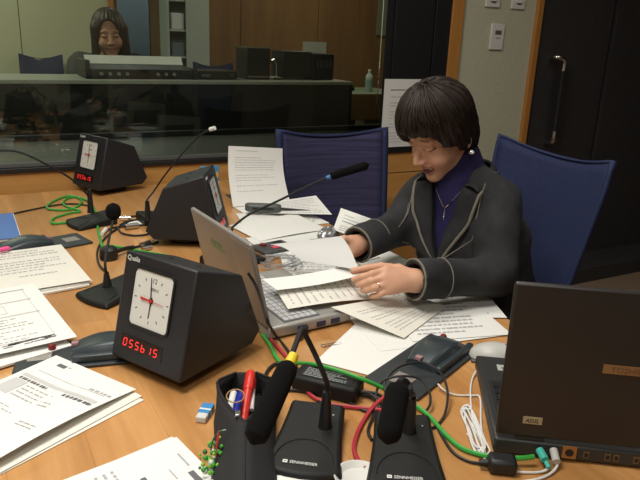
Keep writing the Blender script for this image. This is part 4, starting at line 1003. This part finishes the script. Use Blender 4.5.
q.tube(ring, .0011, None, 6, None, True); o = setbase(q.build('rubber_band', mat('rubber_tan', (.42, .25, .10), .5)), c0); tag(o, 'tan rubber band looped over the pens in the pencil case', 'rubber band')
# dish between the front microphones
lo = tp(358, 478, TZ)
t = thing('cable_dish', 'white round rim of a shallow dish between the two front microphone bases', 'dish', (*tp(358, 482, TZ).xy, TZ))
MB().lathe([(.018, .001), (.026, .002), (.033, .010), (.034, .011), (.032, .011), (.025, .004), (.001, .003)], None, 40).build('dish', mat('dish_white', (.72, .72, .68), .4), t)
# cable hub behind the upright mic
lo = tp(109, 259, TZ)
t = thing('cable_hub', 'black round cable housing behind the short upright microphone', 'cable housing', (lo.x, lo.y, TZ))
MB().lathe([(.022, .0), (.024, .008), (.022, .028), (.016, .034), (.001, .036)], None, 28).build('housing', BLK, t); MB().tube(cr([(.02, .01, .014), (.05, .03, .014), (.075, .045, .010)], 4), .006).build('cable_boot', BLK, t)
sheet('small torn white paper scrap behind the turned away clock by the thin tall microphone', *flat(P2(139, 226, .7215), 35, .075, .05, .7215, 'bl'), thick=.0005, name='paper_scrap', group=None)
# notice on the window frame
def notice():
    x0, x1, z0, z1, y = 1.742, 1.952, .808, 1.128, WY-.0135
    ink = rows(.18, .9, .14, .17, 1, 101, INK, .5, .03, .08, 0, .9)+rows(.18, .9, .24, .5, 6, 102, INKR, .2, .02, .06)+rows(.18, .9, .5, .95, 10, 103, INKL, .2, .02, .06)
    return sheet('white printed notice fixed to the black window frame behind the head of the woman', (x0, y, z1), (x1, y, z1), (x1, y, z0), (x0, y, z0), ink=ink, name='notice_sheet', cat='notice', group=None)
notice()
# ------------------------------------------------------------------ people
SKIN = mat('skin', (.64, .35, .225), .55, var=.05, vscale=40)
SKINP = mat('skin_blush', (.64, .31, .21), .55)
LIP = mat('lips', (.45, .17, .13), .45); TEETH = mat('teeth', (.78, .74, .68), .35); MOUTH = mat('mouth_dark', (.16, .035, .03), .6)
BROW = mat('eyebrow', (.14, .085, .06), .8); LASH = mat('lash', (.02, .014, .012), .6)
HAIR = mat('hair_dark', (.0175, .0105, .0075), .5, spec=.28, var=.35, vscale=30)
HAIRO = mat('hair_brown', (.030, .016, .011), .5, var=.3, vscale=30)
def head_axes(yaw_dir, pitch, roll):
    fw = Vector((yaw_dir[0]*math.cos(pitch), yaw_dir[1]*math.cos(pitch), -math.sin(pitch))).normalized()
    l0 = Vector((0, 0, 1)).cross(fw).normalized(); u0 = fw.cross(l0)
    l = l0*math.cos(roll)+u0*math.sin(roll); u = u0*math.cos(roll)-l0*math.sin(roll)
    return fw, l, u
def loc3(P, C, ax):
    q = [P[i]-C[i] for i in range(3)]
    return [q[0]*a[0]+q[1]*a[1]+q[2]*a[2] for a in ax]
def head_sdf(P, C, ax, neck_to, smile=1.0, neck_r=(.047, .052)):
    L = loc3(P, C, ax)
    d = ell(L, (-.002, 0, .040), (.088, .073, .090))
    d = smin(d, ell(L, (.028, 0, -.035), (.066, .058, .080)), .03)
    d = smin(d, ell(L, (.070, 0, -.100), (.022, .022, .018)), .025)
    al = np.abs(L[1]); M = [L[0], al, L[2]]
    d = smin(d, ell(M, (.058, .036, -.036), (.030, .026, .026)), .022)                # cheeks
    d = smin(d, ell(M, (.076, .022, .028), (.013, .026, .009)), .016)                 # brow ridge
    d = smax(d, -ell(M, (.108, .031, .008), (.020, .018, .011)), .012)                # sockets
    d = smin(d, ell(M, (.080, .031, .006), (.0125, .0165, .0100)), .005)              # closed lids
    d = smin(d, cap(L, (.086, 0, .018), (.110, 0, -.030), .0075, .0105), .012)        # nose
    d = smin(d, ell(M, (.100, .011, -.034), (.011, .0085, .0075)), .006)
    mu = -.068+12*al**2
    d = smin(d, ell([L[0], L[1], L[2]-12*L[1]**2], (.083, 0, -.060), (.014, .025, .0055)), .006)  # upper lip
    d = smin(d, ell([L[0], L[1], L[2]-12*L[1]**2], (.082, 0, -.0785), (.013, .020, .006)), .006) # lower lip
    if smile: d = smax(d, -ell([L[0], L[1], L[2]-12*L[1]**2], (.096, 0, -.069), (.012, .025, .0060)), .003)
    d = smin(d, ell(M, (-.008, .074, -.012), (.018, .008, .030)), .006)               # ears
    C = np.array(C); ax_ = [np.array(a) for a in ax]
    n0 = C+ax_[0]*-.028+ax_[2]*-.055
    d = smin(d, cap(P, n0, neck_to, neck_r[0], neck_r[1]), .022)
    return d
def paint_head(v, q, C, ax, smile=1.0):
    c = v[q].mean(1); L = loc3([c[:, 0], c[:, 1], c[:, 2]], C, ax); f, l, u = L; al = np.abs(l)
    mi = np.zeros(len(q), int)
    front = f > .045
    cheek = front & (((al-.036)/.020)**2+((u+.036)/.016)**2 < 1); mi[cheek] = 1
    uu = u-12*l**2
    lips = front & (al < .033) & (np.abs(uu+.069) < .0145*np.sqrt(np.clip(1-(al/.0335)**2, 0, 1))+.0005); mi[lips] = 2
    if smile:
        op = front & (al < .0285) & (np.abs(uu+.0695) < .0080*np.sqrt(np.clip(1-(al/.0287)**2, 0, 1))); mi[op] = 4
        te = op & (uu > -.0700) & (al < .023); mi[te] = 3
    br = front & (al > .016) & (al < .044) & (np.abs(u-(.031-7*(al-.026)**2)) < .0019); mi[br] = 5
    ls = front & (al > .016) & (al < .046) & (np.abs(u-(-.0005+12*(al-.031)**2)) < .0021); mi[ls] = 6
    return mi
HM = None
def hair_strands(q, C, ax, rad, cen, n, seed, hem, mat_, r0=.0032, crown=(-.02, 0, .145)):
    """clumps running from the crown down over the ellipsoid cen/rad to the hem height hem(az)"""
    rr_ = random.Random(seed); C = Vector(C)
    for k in range(n):
        az = rr_.uniform(-PI, PI); th1 = hem(az)+rr_.uniform(-.16, .17); th0 = rr_.uniform(.05, .5)
        pts = []; rs = []; N = 9; wv = rr_.uniform(-.12, .30); ofs = rr_.uniform(-.002, .004)
        for i in range(N):
            s = i/(N-1); th = th0+(th1-th0)*s; a = az+wv*s*s
            p = Vector((cen[0]+(rad[0]+ofs)*math.sin(th)*math.cos(a), cen[1]+(rad[1]+ofs)*math.sin(th)*math.sin(a), cen[2]+(rad[2]+ofs)*math.cos(th)))
            if th > 1.6: p = p-Vector((p.x-cen[0], p.y-cen[1], 0))*.32*(th-1.6)
            pts.append(C+ax[0]*p.x+ax[1]*p.y+ax[2]*p.z); rs.append(r0*(.35+.65*math.sin(PI*min(.75, .12+s)))*(1-.85*max(0, s-.7)/.3))
        q.tube(pts, rs, mat_, 5)

# ---- the woman
JL, JR = Vector(dp(496, 200, 1.60)), Vector(dp(419, 203, 1.74))
TL = JL-JR; TL.z = 0; TL.normalize(); TF = TL.cross(Vector((0, 0, 1))); print('TF', TF, JL, JR, (JL-JR).length)
S0 = (JL+JR)/2+Vector((0, 0, .015)); S0.z = .95
CH = S0+Vector((.055, .0, -.13)); PEL = S0+Vector((.15, .0, -.39))
EL, WL = Vector(tp(497, 276, .780)), Vector(dp(413, 279.5, 1.425)); print(EL, WL)
ER, WR = Vector(dp(400, 226, 1.73)), Vector(dp(357, 245, 1.615))
HC = Vector((1.034, 1.264, 1.093)); HS = .91
HAX = head_axes((-math.cos(R(2)), -math.sin(R(2))), R(30), R(-4))
BASE = Vector((1.30, 1.25, 0))
woman = thing('person', 'smiling woman with short dark hair in dark denim jacket reading papers at the table', 'person', BASE)
nb = np.array(S0+Vector((.012, 0, .015)))
n3 = lambda p: np.array(p, float)
def hsc(P): return [(P[i]-HC[i])/HS+HC[i] for i in range(3)]
def f_head(P): return head_sdf(hsc(P), n3(HC), [n3(a) for a in HAX], (nb-n3(HC))/HS+n3(HC))*HS
lo = n3(HC)-.150; hi = n3(HC)+.150
hv, hq = nets(f_head, lo, hi, .0017); hv = smooth_mesh(hv, hq, 1, .3)
hm = paint_head((hv-n3(HC))/HS+n3(HC), hq, n3(HC), [n3(a) for a in HAX])
# body core and limbs
def f_body(P):
    d = cap(P, n3(PEL), n3(CH), .105, .082); d = smin(d, cap(P, n3(CH), nb, .082, .045), .04)
    d = smin(d, cap(P, n3(JL)-np.array([0, 0, .02]), n3(JR)-np.array([0, 0, .02]), .032, .032), .02)
    for j, e_, w_ in ((JL, EL, WL), (JR, ER, WR)): d = smin(d, np.minimum(cap(P, n3(j), n3(e_), .042, .034), cap(P, n3(e_), n3(w_), .034, .024)), .02)
    for sg in (1, -1):
        hip = PEL+TL*.08*sg; kn = Vector((.86, 1.25, .53))+Vector((.02*sg, -.085*sg, 0)); an = kn+Vector((.05, 0, -.44)); toe = an+Vector((-.14, 0, -.035))
        d = smin(d, cap(P, n3(hip), n3(kn), .085, .058), .04); d = smin(d, cap(P, n3(kn), n3(an), .056, .036), .02); d = smin(d, cap(P, n3(an), n3(toe), .04, .028), .02)
    return d
bv, bq = nets(f_body, (.62, .9, .0), (1.52, 1.62, 1.02), .011)
# hands
def finger(P, pts, r0, r1, d=None):
    for i in range(len(pts)-1):
        a = r0+(r1-r0)*i/(len(pts)-1); b_ = r0+(r1-r0)*(i+1)/(len(pts)-1); c = cap(P, n3(pts[i]), n3(pts[i+1]), a, b_); d = c if d is None else smin(d, c, .003)
    return d
HL = dict(wrist=dp(416, 281, 1.425), thumb=[dp(399, 269, 1.437), dp(381, 266.5, 1.433), dp(366, 268.5, 1.426), dp(353.5, 271, 1.42)],
          index=[dp(387, 270, 1.413), dp(372, 274, 1.403), dp(362, 277, 1.408), dp(354, 279.5, 1.415)], middle=[dp(385, 277, 1.405), dp(371, 281.5, 1.398), dp(363, 284, 1.405), dp(358, 285, 1.414)],
          ring=[dp(386, 284, 1.402), dp(374, 288, 1.395), dp(367, 290, 1.403), dp(363, 290.5, 1.412)], pinky=[dp(390, 290, 1.402), dp(381, 294, 1.398), dp(375, 296, 1.404), dp(371, 296.5, 1.411)])
HR = dict(wrist=dp(356, 245.5, 1.615), thumb=[dp(351, 240, 1.60), dp(344, 239, 1.59), dp(338, 242, 1.580), dp(333, 244.5, 1.575)],
          index=[dp(343, 246, 1.615), dp(337, 249, 1.612), dp(331, 251, 1.605), dp(326, 252, 1.60)], middle=[dp(344, 250, 1.612), dp(338, 254, 1.608), dp(332, 257, 1.60), dp(327, 258, 1.596)],
          ring=[dp(346, 254, 1.606), dp(340, 259, 1.602), dp(335, 261, 1.596), dp(331, 262, 1.592)], pinky=[dp(349, 257, 1.60), dp(344, 262, 1.596), dp(340, 264, 1.592), dp(337, 265, 1.588)])
def f_hand(H):
    def f(P):
        w_ = n3(H['wrist']); d = None
        for k in ('index', 'middle', 'ring', 'pinky'):
            c = cap(P, w_, n3(H[k][0]), .019, .0112); d = c if d is None else smin(d, c, .012)
        d = smin(d, cap(P, w_, n3(H['thumb'][0]), .019, .012), .012)
        for k, r0, r1 in (('index', .0086, .0066), ('middle', .0088, .0066), ('ring', .0084, .0064), ('pinky', .0074, .0056), ('thumb', .0102, .0078)): d = smin(d, finger(P, H[k], r0, r1), .0045)
        wr2 = n3(WL if H is HL else WR)+n3(((EL-WL) if H is HL else (ER-WR)).normalized())*.05
        return smin(d, cap(P, w_, wr2, .0215, .0235), .012)
    return f
parts = [(bv, bq, 0)]
for k in range(7):
    s = hq[hm == k]
    if len(s): parts.append((hv, s, k))
for H in (HL, HR):
    allp = np.array([n3(p) for k in H for p in (H[k] if isinstance(H[k], list) else [H[k]])])
    v, q_ = nets(f_hand(H), allp.min(0)-.045, allp.max(0)+.045, .0021); parts.append((smooth_mesh(v, q_, 1, .4), q_, 0))
npmesh('body', parts, [SKIN, SKINP, LIP, TEETH, MOUTH, BROW, LASH], woman, BASE)
# turtleneck
KNIT = mat('purple_blue_knit', (.012, .0075, .066), .85, bump=.5, bscale=500, var=.2, vscale=60)
nt = n3(HC)+n3(HAX[0])*-.027+n3(HAX[2])*-.055
def f_neck(P):
    d = cap(P, nb-np.array([0, 0, .02]), nb*.35+nt*.65, .060, .054); d = smin(d, cap(P, n3(CH)+n3(TF)*.015, nb, .105, .060), .04)
    d = smin(d, cap(P, n3(CH)+n3(TL)*.048+n3(TF)*.040, n3(CH)-n3(TL)*.048+n3(TF)*.040, .064, .064), .03)
    return np.maximum(d, -(P[2]-.70))
v, q_ = nets(f_neck, n3(CH)-np.array([.3, .25, .16]), n3(CH)+np.array([.2, .25, .28]), .005)
npmesh('turtleneck', [(smooth_mesh(v, q_, 1, .4), q_, 0)], [KNIT], woman, BASE)
# jacket
def mk_denim():
    m = mat('dark_denim', (.0185, .0188, .0205), .85, bump=.5, bscale=600, var=.55, vscale=16); return m
DENIM = mk_denim(); DENIML = mat('denim_edge', (.055, .055, .056), .8, bump=.5, bscale=600, var=.3, vscale=30)
BRAID = mat('braid_trim', (.20, .185, .145), .8, bump=1, bscale=400); STITCH = mat('stitch', (.17, .16, .14), .8)
rngf = np.random.RandomState(4); FK = rngf.normal(0, 1, (7, 3)); FPh = rngf.uniform(0, 6.28, 7)
def folds(P, amp):
    s = 0
    for k in range(7):
        a = FK[k]/np.linalg.norm(FK[k])*(38+9*k); s = s+np.sin(a[0]*P[0]+a[1]*P[1]+a[2]*P[2]+FPh[k]+1.2*np.sin(17*P[2]+k))
    return amp*s/2.6
tf, tl_ = n3(TF), n3(TL)
ZB, ZT = .765, .975
def hw(z): return np.clip((z-ZB)/(ZT-ZB), 0, 1)*.050
def f_jacket0(P):
    d = None
    for sg in (1, -1):
        c = cap(P, n3(PEL)+tl_*.045*sg, n3(CH)+tl_*.046*sg, .110, .104); d = c if d is None else smin(d, c, .05)
        d = smin(d, cap(P, n3(CH)+tl_*.046*sg, n3(S0)+tl_*.055*sg-np.array([0, 0, .045]), .100, .060), .05)
    d = smin(d, cap(P, n3(CH)+tl_*.050+tf*.046, n3(CH)-tl_*.050+tf*.046, .074, .074), .04)
    for j, e_, w_ in ((JL, EL, WL), (JR, ER, WR)):
        j, e_, w_ = n3(j), n3(e_), n3(w_)
        sl = smin(cap(P, j, e_, .057, .049), cap(P, e_, w_, .047, .0455), .02)
        d = smin(d, sl, .03)
    d = smin(d, cap(P, n3(JL), n3(S0)+tl_*.04+np.array([.0, 0, .018]), .052, .05), .03); d = smin(d, cap(P, n3(JR), n3(S0)-tl_*.04+np.array([0, 0, .018]), .052, .05), .03)
    return d
def f_jacket(P):
    d = f_jacket0(P)+folds(P, .0032)
    ql = (P[0]-S0.x)*tl_[0]+(P[1]-S0.y)*tl_[1]; qf = (P[0]-CH.x)*tf[0]+(P[1]-CH.y)*tf[1]
    wedge = np.maximum(np.abs(ql)-hw(P[2]), -(qf-.0)); wedge = np.where(P[2] < ZB, 1, wedge)
    d = np.maximum(d, -wedge)
    d = np.maximum(d, -cap(P, nb-np.array([0, 0, .05]), nt, .066, .066))             # neck hole
    for e_, w_ in ((EL, WL), (ER, WR)):                                               # open cuffs
        e_, w_ = n3(e_), n3(w_); dr = (w_-e_)/np.linalg.norm(w_-e_); along = (P[0]-w_[0])*dr[0]+(P[1]-w_[1])*dr[1]+(P[2]-w_[2])*dr[2]
        d = np.where(np.sqrt((P[0]-w_[0])**2+(P[1]-w_[1])**2+(P[2]-w_[2])**2) < .16, np.maximum(d, along), d)
        d = np.maximum(d, -cap(P, w_-dr*.03, w_+dr*.06, .032, .042))
    d = np.maximum(d, .50-P[2])
    # keep clear of the table top
    return np.maximum(d, np.where(P[0] < 1.021, TZ+.0255-.02-P[2], -1))
v, q_ = nets(f_jacket, (.72, .90, .49), (1.52, 1.62, 1.04), .0052); v = smooth_mesh(v, q_, 2, .4)
npmesh('jacket', [(v, q_, 0)], [DENIM], woman, BASE)
def surf(l, z, f0=.30, extra=0.0):
    """front surface point of the jacket at lateral l, height z"""
    ts = np.linspace(f0, -.15, 220); base = np.array([CH.x, CH.y, 0])+tl_*(l+((S0.x-CH.x)*tl_[0]+(S0.y-CH.y)*tl_[1]))
    X_ = base[0]+tf[0]*ts; Y_ = base[1]+tf[1]*ts; Z_ = np.full_like(ts, z)
    d = f_jacket0([X_, Y_, Z_]); k = np.argmax(d < 0); tt = ts[k] if (d < 0).any() else 0
    return Vector((X_[k] if (d < 0).any() else base[0], Y_[k] if (d < 0).any() else base[1], z))+TF*extra
def seam(pts, r, m, closed=False):
    MB().tube(pts, r, m, 6, None, closed).build('seam', None, woman)
q = MB(); q2 = MB()
for sg in (1, -1):
    Pg = []; edge = []; inner = []
    for i in range(15):
        s = i/14; z = ZB-.004+(.972-ZB)*s; w0 = float(hw(np.array(z)))*.92
        wd = .004+.052*min(1, s*1.6)*(1-.15*s); row = []
        for j in range(5):
            l = sg*(w0+wd*j/4); row.append(surf(l, z-.012*(j/4)*s, extra=.008+.004*math.sin(PI*j/4)))
        Pg.append(row); edge.append(row[-1]+TF*.002); inner.append(row[0])
    # collar continues round the back of the neck
    cn = Vector(nb)+Vector((0, 0, .035))
    Pg = [[p-BASE for p in r_] for r_ in Pg]; q.grid(Pg)
    side = TL*sg
    back = [edge[-1], Vector(nb)+side*.086+TF*.012+Vector((0, 0, .018)), Vector(nb)+side*.070-TF*.040+Vector((0, 0, .030)), Vector(nb)-TF*.074+Vector((0, 0, .030))]
    path = edge+cr(back, 6)[1:]
    q2.tube([p-BASE for p in path], .0042, BRAID, 7)
    for k in range(0, 0): pass
    # collar stand
    ib = [inner[-1], Vector(nb)+side*.066+TF*.005+Vector((0, 0, .032)), Vector(nb)+side*.056-TF*.034+Vector((0, 0, .048)), Vector(nb)-TF*.060+Vector((0, 0, .050))]
    A_, B_ = cr(ib, 6), cr(back, 6)
    q.grid([[(a*(1-t_)+b_*t_)-BASE+Vector((0, 0, .010*math.sin(PI*t_))) for t_ in (0, .33, .66, 1)] for a, b_ in zip(A_, B_)])
    # front edge below the lapel, princess seam
    seam([surf(sg*(.080+.02*i/9), .74+.16*i/9, extra=.002)-BASE for i in range(10)], .0012, STITCH)
q.build('collar_and_lapels', DENIM, woman, solid=.005)
q2.build('braid_trim', None, woman)
# arm hole and cuff stitching
for j, e_, w_ in ((JL, EL, WL), (JR, ER, WR)):
    dr = (w_-e_).normalized(); a1 = dr.cross(Vector((0, 0, 1))).normalized(); a2 = dr.cross(a1)
    for off, r_, rad in ((-.002, .0450, .0026), (-.075, .0462, .0014)):
        c = w_+dr*off-BASE; seam([c+(a1*math.cos(2*PI*k/28)+a2*math.sin(2*PI*k/28))*r_ for k in range(28)], rad, BRAID if rad > .002 else STITCH, True)
    ar = (e_-j).normalized(); sd = (j-S0); sd.z = 0; sd.normalize(); b1 = Vector((0, 0, 1)); b2 = TF
    pl = []
    for k in range(13):
        a = R(-70+200*k/12); dirv = (b1*math.sin(a+.5)+b2*math.cos(a+.5)); o_ = j-sd*.012
        ts = np.linspace(.14, 0, 120); Pq = [o_[i]+dirv[i]*ts for i in range(3)]; d = f_jacket0(Pq); kk = int(np.argmax(d < 0)); pl.append(Vector([Pq[i][kk] for i in range(3)])+dirv*.001-BASE)
    seam(pl, .0017, STITCH)
# trousers and shoes
TRO = mat('dark_trousers', (.02, .02, .022), .85)
def f_tro(P):
    d = cap(P, n3(PEL)-np.array([0, 0, .02]), n3(PEL)+np.array([0, 0, .03]), .128, .122)
    for sg in (1, -1):
        hip = PEL+TL*.08*sg; kn = Vector((.86, 1.25, .53))+Vector((.02*sg, -.085*sg, 0)); an = kn+Vector((.05, 0, -.40))
        d = smin(d, cap(P, n3(hip), n3(kn), .095, .068), .03); d = smin(d, cap(P, n3(kn), n3(an), .066, .055), .02)
    return d
v, q_ = nets(f_tro, (.72, .98, .05), (1.5, 1.52, .74), .010); npmesh('trousers', [(v, q_, 0)], [TRO], woman, BASE)
for sg in (1, -1):
    kn = Vector((.86, 1.25, .53))+Vector((.02*sg, -.085*sg, 0)); an = kn+Vector((.05, 0, -.44))
    q = MB(); q.sphere(an+Vector((-.07, 0, -.055))-BASE, (.125, .042, .036), None, 8); q.build('shoe', BLK, woman)
# hair
HAn = [n3(a) for a in HAX]
def f_hair(P):
    L = loc3(hsc(P), n3(HC), HAn)
    d = ell(L, (.015, 0, .046), (.110, .091, .104))
    d = smin(d, ell(L, (-.040, 0, -.018), (.052, .070, .082)), .035)
    al = np.abs(L[1]); M = [L[0], al, L[2]]
    d = smin(d, ell(M, (.020, .070, .012), (.042, .022, .060)), .02)
    az = np.arctan2(L[1], L[0]+.02); d = d+.0022*np.sin(az*34+6*L[2]*10)+.0014*np.sin(az*61+1.3)
    face = ell(L, (.135, 0, -.045), (.090, .076, .110))                         # face opening under the fringe
    d = smax(d, -face, .006); d = smax(d, -ell(L, (.104, .040, .012), (.050, .046, .044)), .008); d = smax(d, -ell(M, (.062, .075, -.062), (.058, .050, .064)), .010)
    neckc = ell(L, (.02, 0, -.125), (.085, .075, .060)); d = smax(d, -neckc, .01)
    return d*HS
v, q_ = nets(f_hair, n3(HC)-.2, n3(HC)+.2, .0032); v = smooth_mesh(v, q_, 1, .3)
q = MB()
def hem(az):
    a = abs(az)
    if az > .15 and a < 1.25: return 1.24+.07*math.sin(9*az)
    if a < .75: return 1.36+.10*math.sin(5*az)                 # fringe
    if a < 1.4: return 1.36+(a-.75)/.65*.55
    return 2.10+.25*(a-1.4)/1.74
hair_strands(q, HC, HAX, (.110*HS, .092*HS, .105*HS), (.015*HS, 0, .046*HS), 420, 8, hem, None, .0030)
hair_strands(q, HC, HAX, (.105*HS, .088*HS, .103*HS), (.008*HS, 0, .046*HS), 70, 21, lambda az: 1.40+.12*math.sin(3*az) if -.9 < az < 1.2 else 1.2, None, .0016)
npmesh('hair', [(v, q_, 0), mb_arrays(q, 0)], [HAIR], woman, BASE)
# jewellery
e0 = HC+HAX[0]*-.001+HAX[1]*.081+HAX[2]*-.042
q = MB(); q.sphere(e0-BASE, .0062, CHROME, 8); q.sphere(e0-BASE+HAX[1]*.005, .004, WHITE, 6); q.build('earring', None, woman)
def nsurf(l, z):
    ts = np.linspace(.30, -.1, 260); base = np.array([CH.x, CH.y, 0])+tl_*(l+((S0.x-CH.x)*tl_[0]+(S0.y-CH.y)*tl_[1])); Q = [base[0]+tf[0]*ts, base[1]+tf[1]*ts, np.full_like(ts, z)]
    d = f_neck(Q); k = int(np.argmax(d < 0)); return Vector((Q[0][k], Q[1][k], z))+TF*.002
pts = []
for k in range(19):
    s = -1+2*k/18; pts.append(nsurf(.060*s*(1-.15*(1-abs(s))), .905+.085*abs(s)**1.3)-BASE)
q = MB(); q.tube(pts, .0013, None, 6); pc = pts[9]
q.tube([pc, pc+Vector((0, 0, -.022))], .0011, None, 6); q.sphere(pc+Vector((0, 0, -.026)), (.003, .003, .006), None, 6); q.build('necklace', CHROME, woman)
rp = (Vector(HL['ring'][0])*.35+Vector(HL['ring'][1])*.65); rd = (Vector(HL['ring'][1])-Vector(HL['ring'][0])).normalized(); r1 = rd.cross(Vector((0, 0, 1))).normalized(); r2 = rd.cross(r1)
MB().tube([rp-BASE+(r1*math.cos(2*PI*k/20)+r2*math.sin(2*PI*k/20))*.0089 for k in range(20)], .0012, None, 6, None, True).build('finger_ring', CHROME, woman)

# ---- the operator behind the glass
OC = Vector((.875, 4.46, 1.262)); OAX = head_axes(Vector((-.12, -1, 0)).normalized(), R(8), R(3))
OB = Vector((.87, 4.62, .12))
op = thing('person', 'control room operator with shoulder length brown hair in dark jacket, seated behind the glass', 'person', OB)
onb = np.array((.88, 4.52, 1.13)); OAn = [n3(a) for a in OAX]
OS = 1.12
def osc(P): return [(P[i]-OC[i])/OS+OC[i] for i in range(3)]
v, q_ = nets(lambda P: head_sdf(osc(P), n3(OC), OAn, (onb-n3(OC))/OS+n3(OC), 0)*OS, n3(OC)-.2, n3(OC)+.2, .0036); hm = paint_head((v-n3(OC))/OS+n3(OC), q_, n3(OC), OAn, 0)
OSK = mat('operator_skin', (.50, .255, .17), .6)
parts = [(v, q_[hm == k], k) for k in range(7) if (hm == k).any()]
def obody(P, g=0):
    d = cap(P, (.87, 4.62, .60), (.88, 4.56, 1.0), .13+g, .13+g); d = smin(d, cap(P, (.70, 4.55, 1.075), (1.06, 4.55, 1.075), .06+g, .06+g), .06)
    for sg in (-1, 1):
        x = .88+.19*sg; d = smin(d, cap(P, (x, 4.55, 1.065), (x+.06*sg, 4.42, .84), .055+g, .042+g), .03); d = smin(d, cap(P, (x+.05*sg, 4.42, .84), (x-.06*sg, 4.22, .79), .042+g, .032+g), .02)
    return d
def olow(P):
    d = None
    for sg in (-1, 1):
        c = np.minimum(cap(P, (.87+.09*sg, 4.60, .59), (.87+.10*sg, 4.15, .575), .078, .06), cap(P, (.87+.10*sg, 4.15, .575), (.87+.10*sg, 4.18, .18), .055, .045)); d = c if d is None else np.minimum(d, c)
    return np.minimum(d, obody(P))
bv, bq = nets(olow, (.5, 4.02, .12), (1.28, 4.82, 1.18), .014); parts.append((bv, bq, 0))
for sg in (-1, 1):
    q = MB(); w_ = Vector((.88+.13*sg, 4.22, .79))
    q.sphere(w_+Vector((-.01*sg, -.05, -.005)), (.036, .05, .014), None, 6)
    for k in range(4): q.tube(cr([w_+Vector((-.03+.02*k-.01*sg, -.09, -.003)), w_+Vector((-.03+.02*k-.012*sg, -.125, .0)), w_+Vector((-.03+.02*k-.012*sg, -.15+.006*abs(k-1.5), -.015))], 3), .008, None, 6)
    q.tube([w_+Vector((.03*-sg, -.03, -.003)), w_+Vector((.05*-sg, -.07, -.008)), w_+Vector((.048*-sg, -.095, -.014))], .009, None, 6)
    parts.append(mb_arrays(q, 0))
npmesh('body', parts, [OSK, OSK, mat('operator_lips', (.40, .17, .14), .5), TEETH, MOUTH, BROW, LASH], op, OB)
v, q_ = nets(lambda P: np.maximum(np.maximum(obody(P, .012)+folds(P, .004), .56-P[2]), -cap(P, onb, onb+np.array([0, -.03, .2]), .06, .07)), (.46, 4.0, .5), (1.30, 4.82, 1.20), .009)
npmesh('jacket', [(smooth_mesh(v, q_, 1, .4), q_, 0)], [mat('operator_jacket', (.045, .050, .045), .85, bump=.4, bscale=300, var=.3, vscale=14)], op, OB)
def f_ohair(P):
    L = loc3(osc(P), n3(OC), OAn); al = np.abs(L[1]); M = [L[0], al, L[2]]
    d = ell(L, (-.015, 0, .050), (.112, .090, .098)); d = smin(d, ell(L, (-.055, 0, -.04), (.060, .088, .12)), .04)
    d = smin(d, cap(M, (.030, .070, .04), (.025, .085, -.115), .030, .022), .03)
    az = np.arctan2(L[1], L[0]+.02); d = d+.003*np.sin(az*26)
    return smax(d, -ell(L, (.13, -.008, -.02), (.115, .062, .122)), .008)
v, q_ = nets(f_ohair, n3(OC)-.26, n3(OC)+.22, .006); npmesh('hair', [(smooth_mesh(v, q_, 1, .3), q_, 0)], [HAIRO], op, OB)
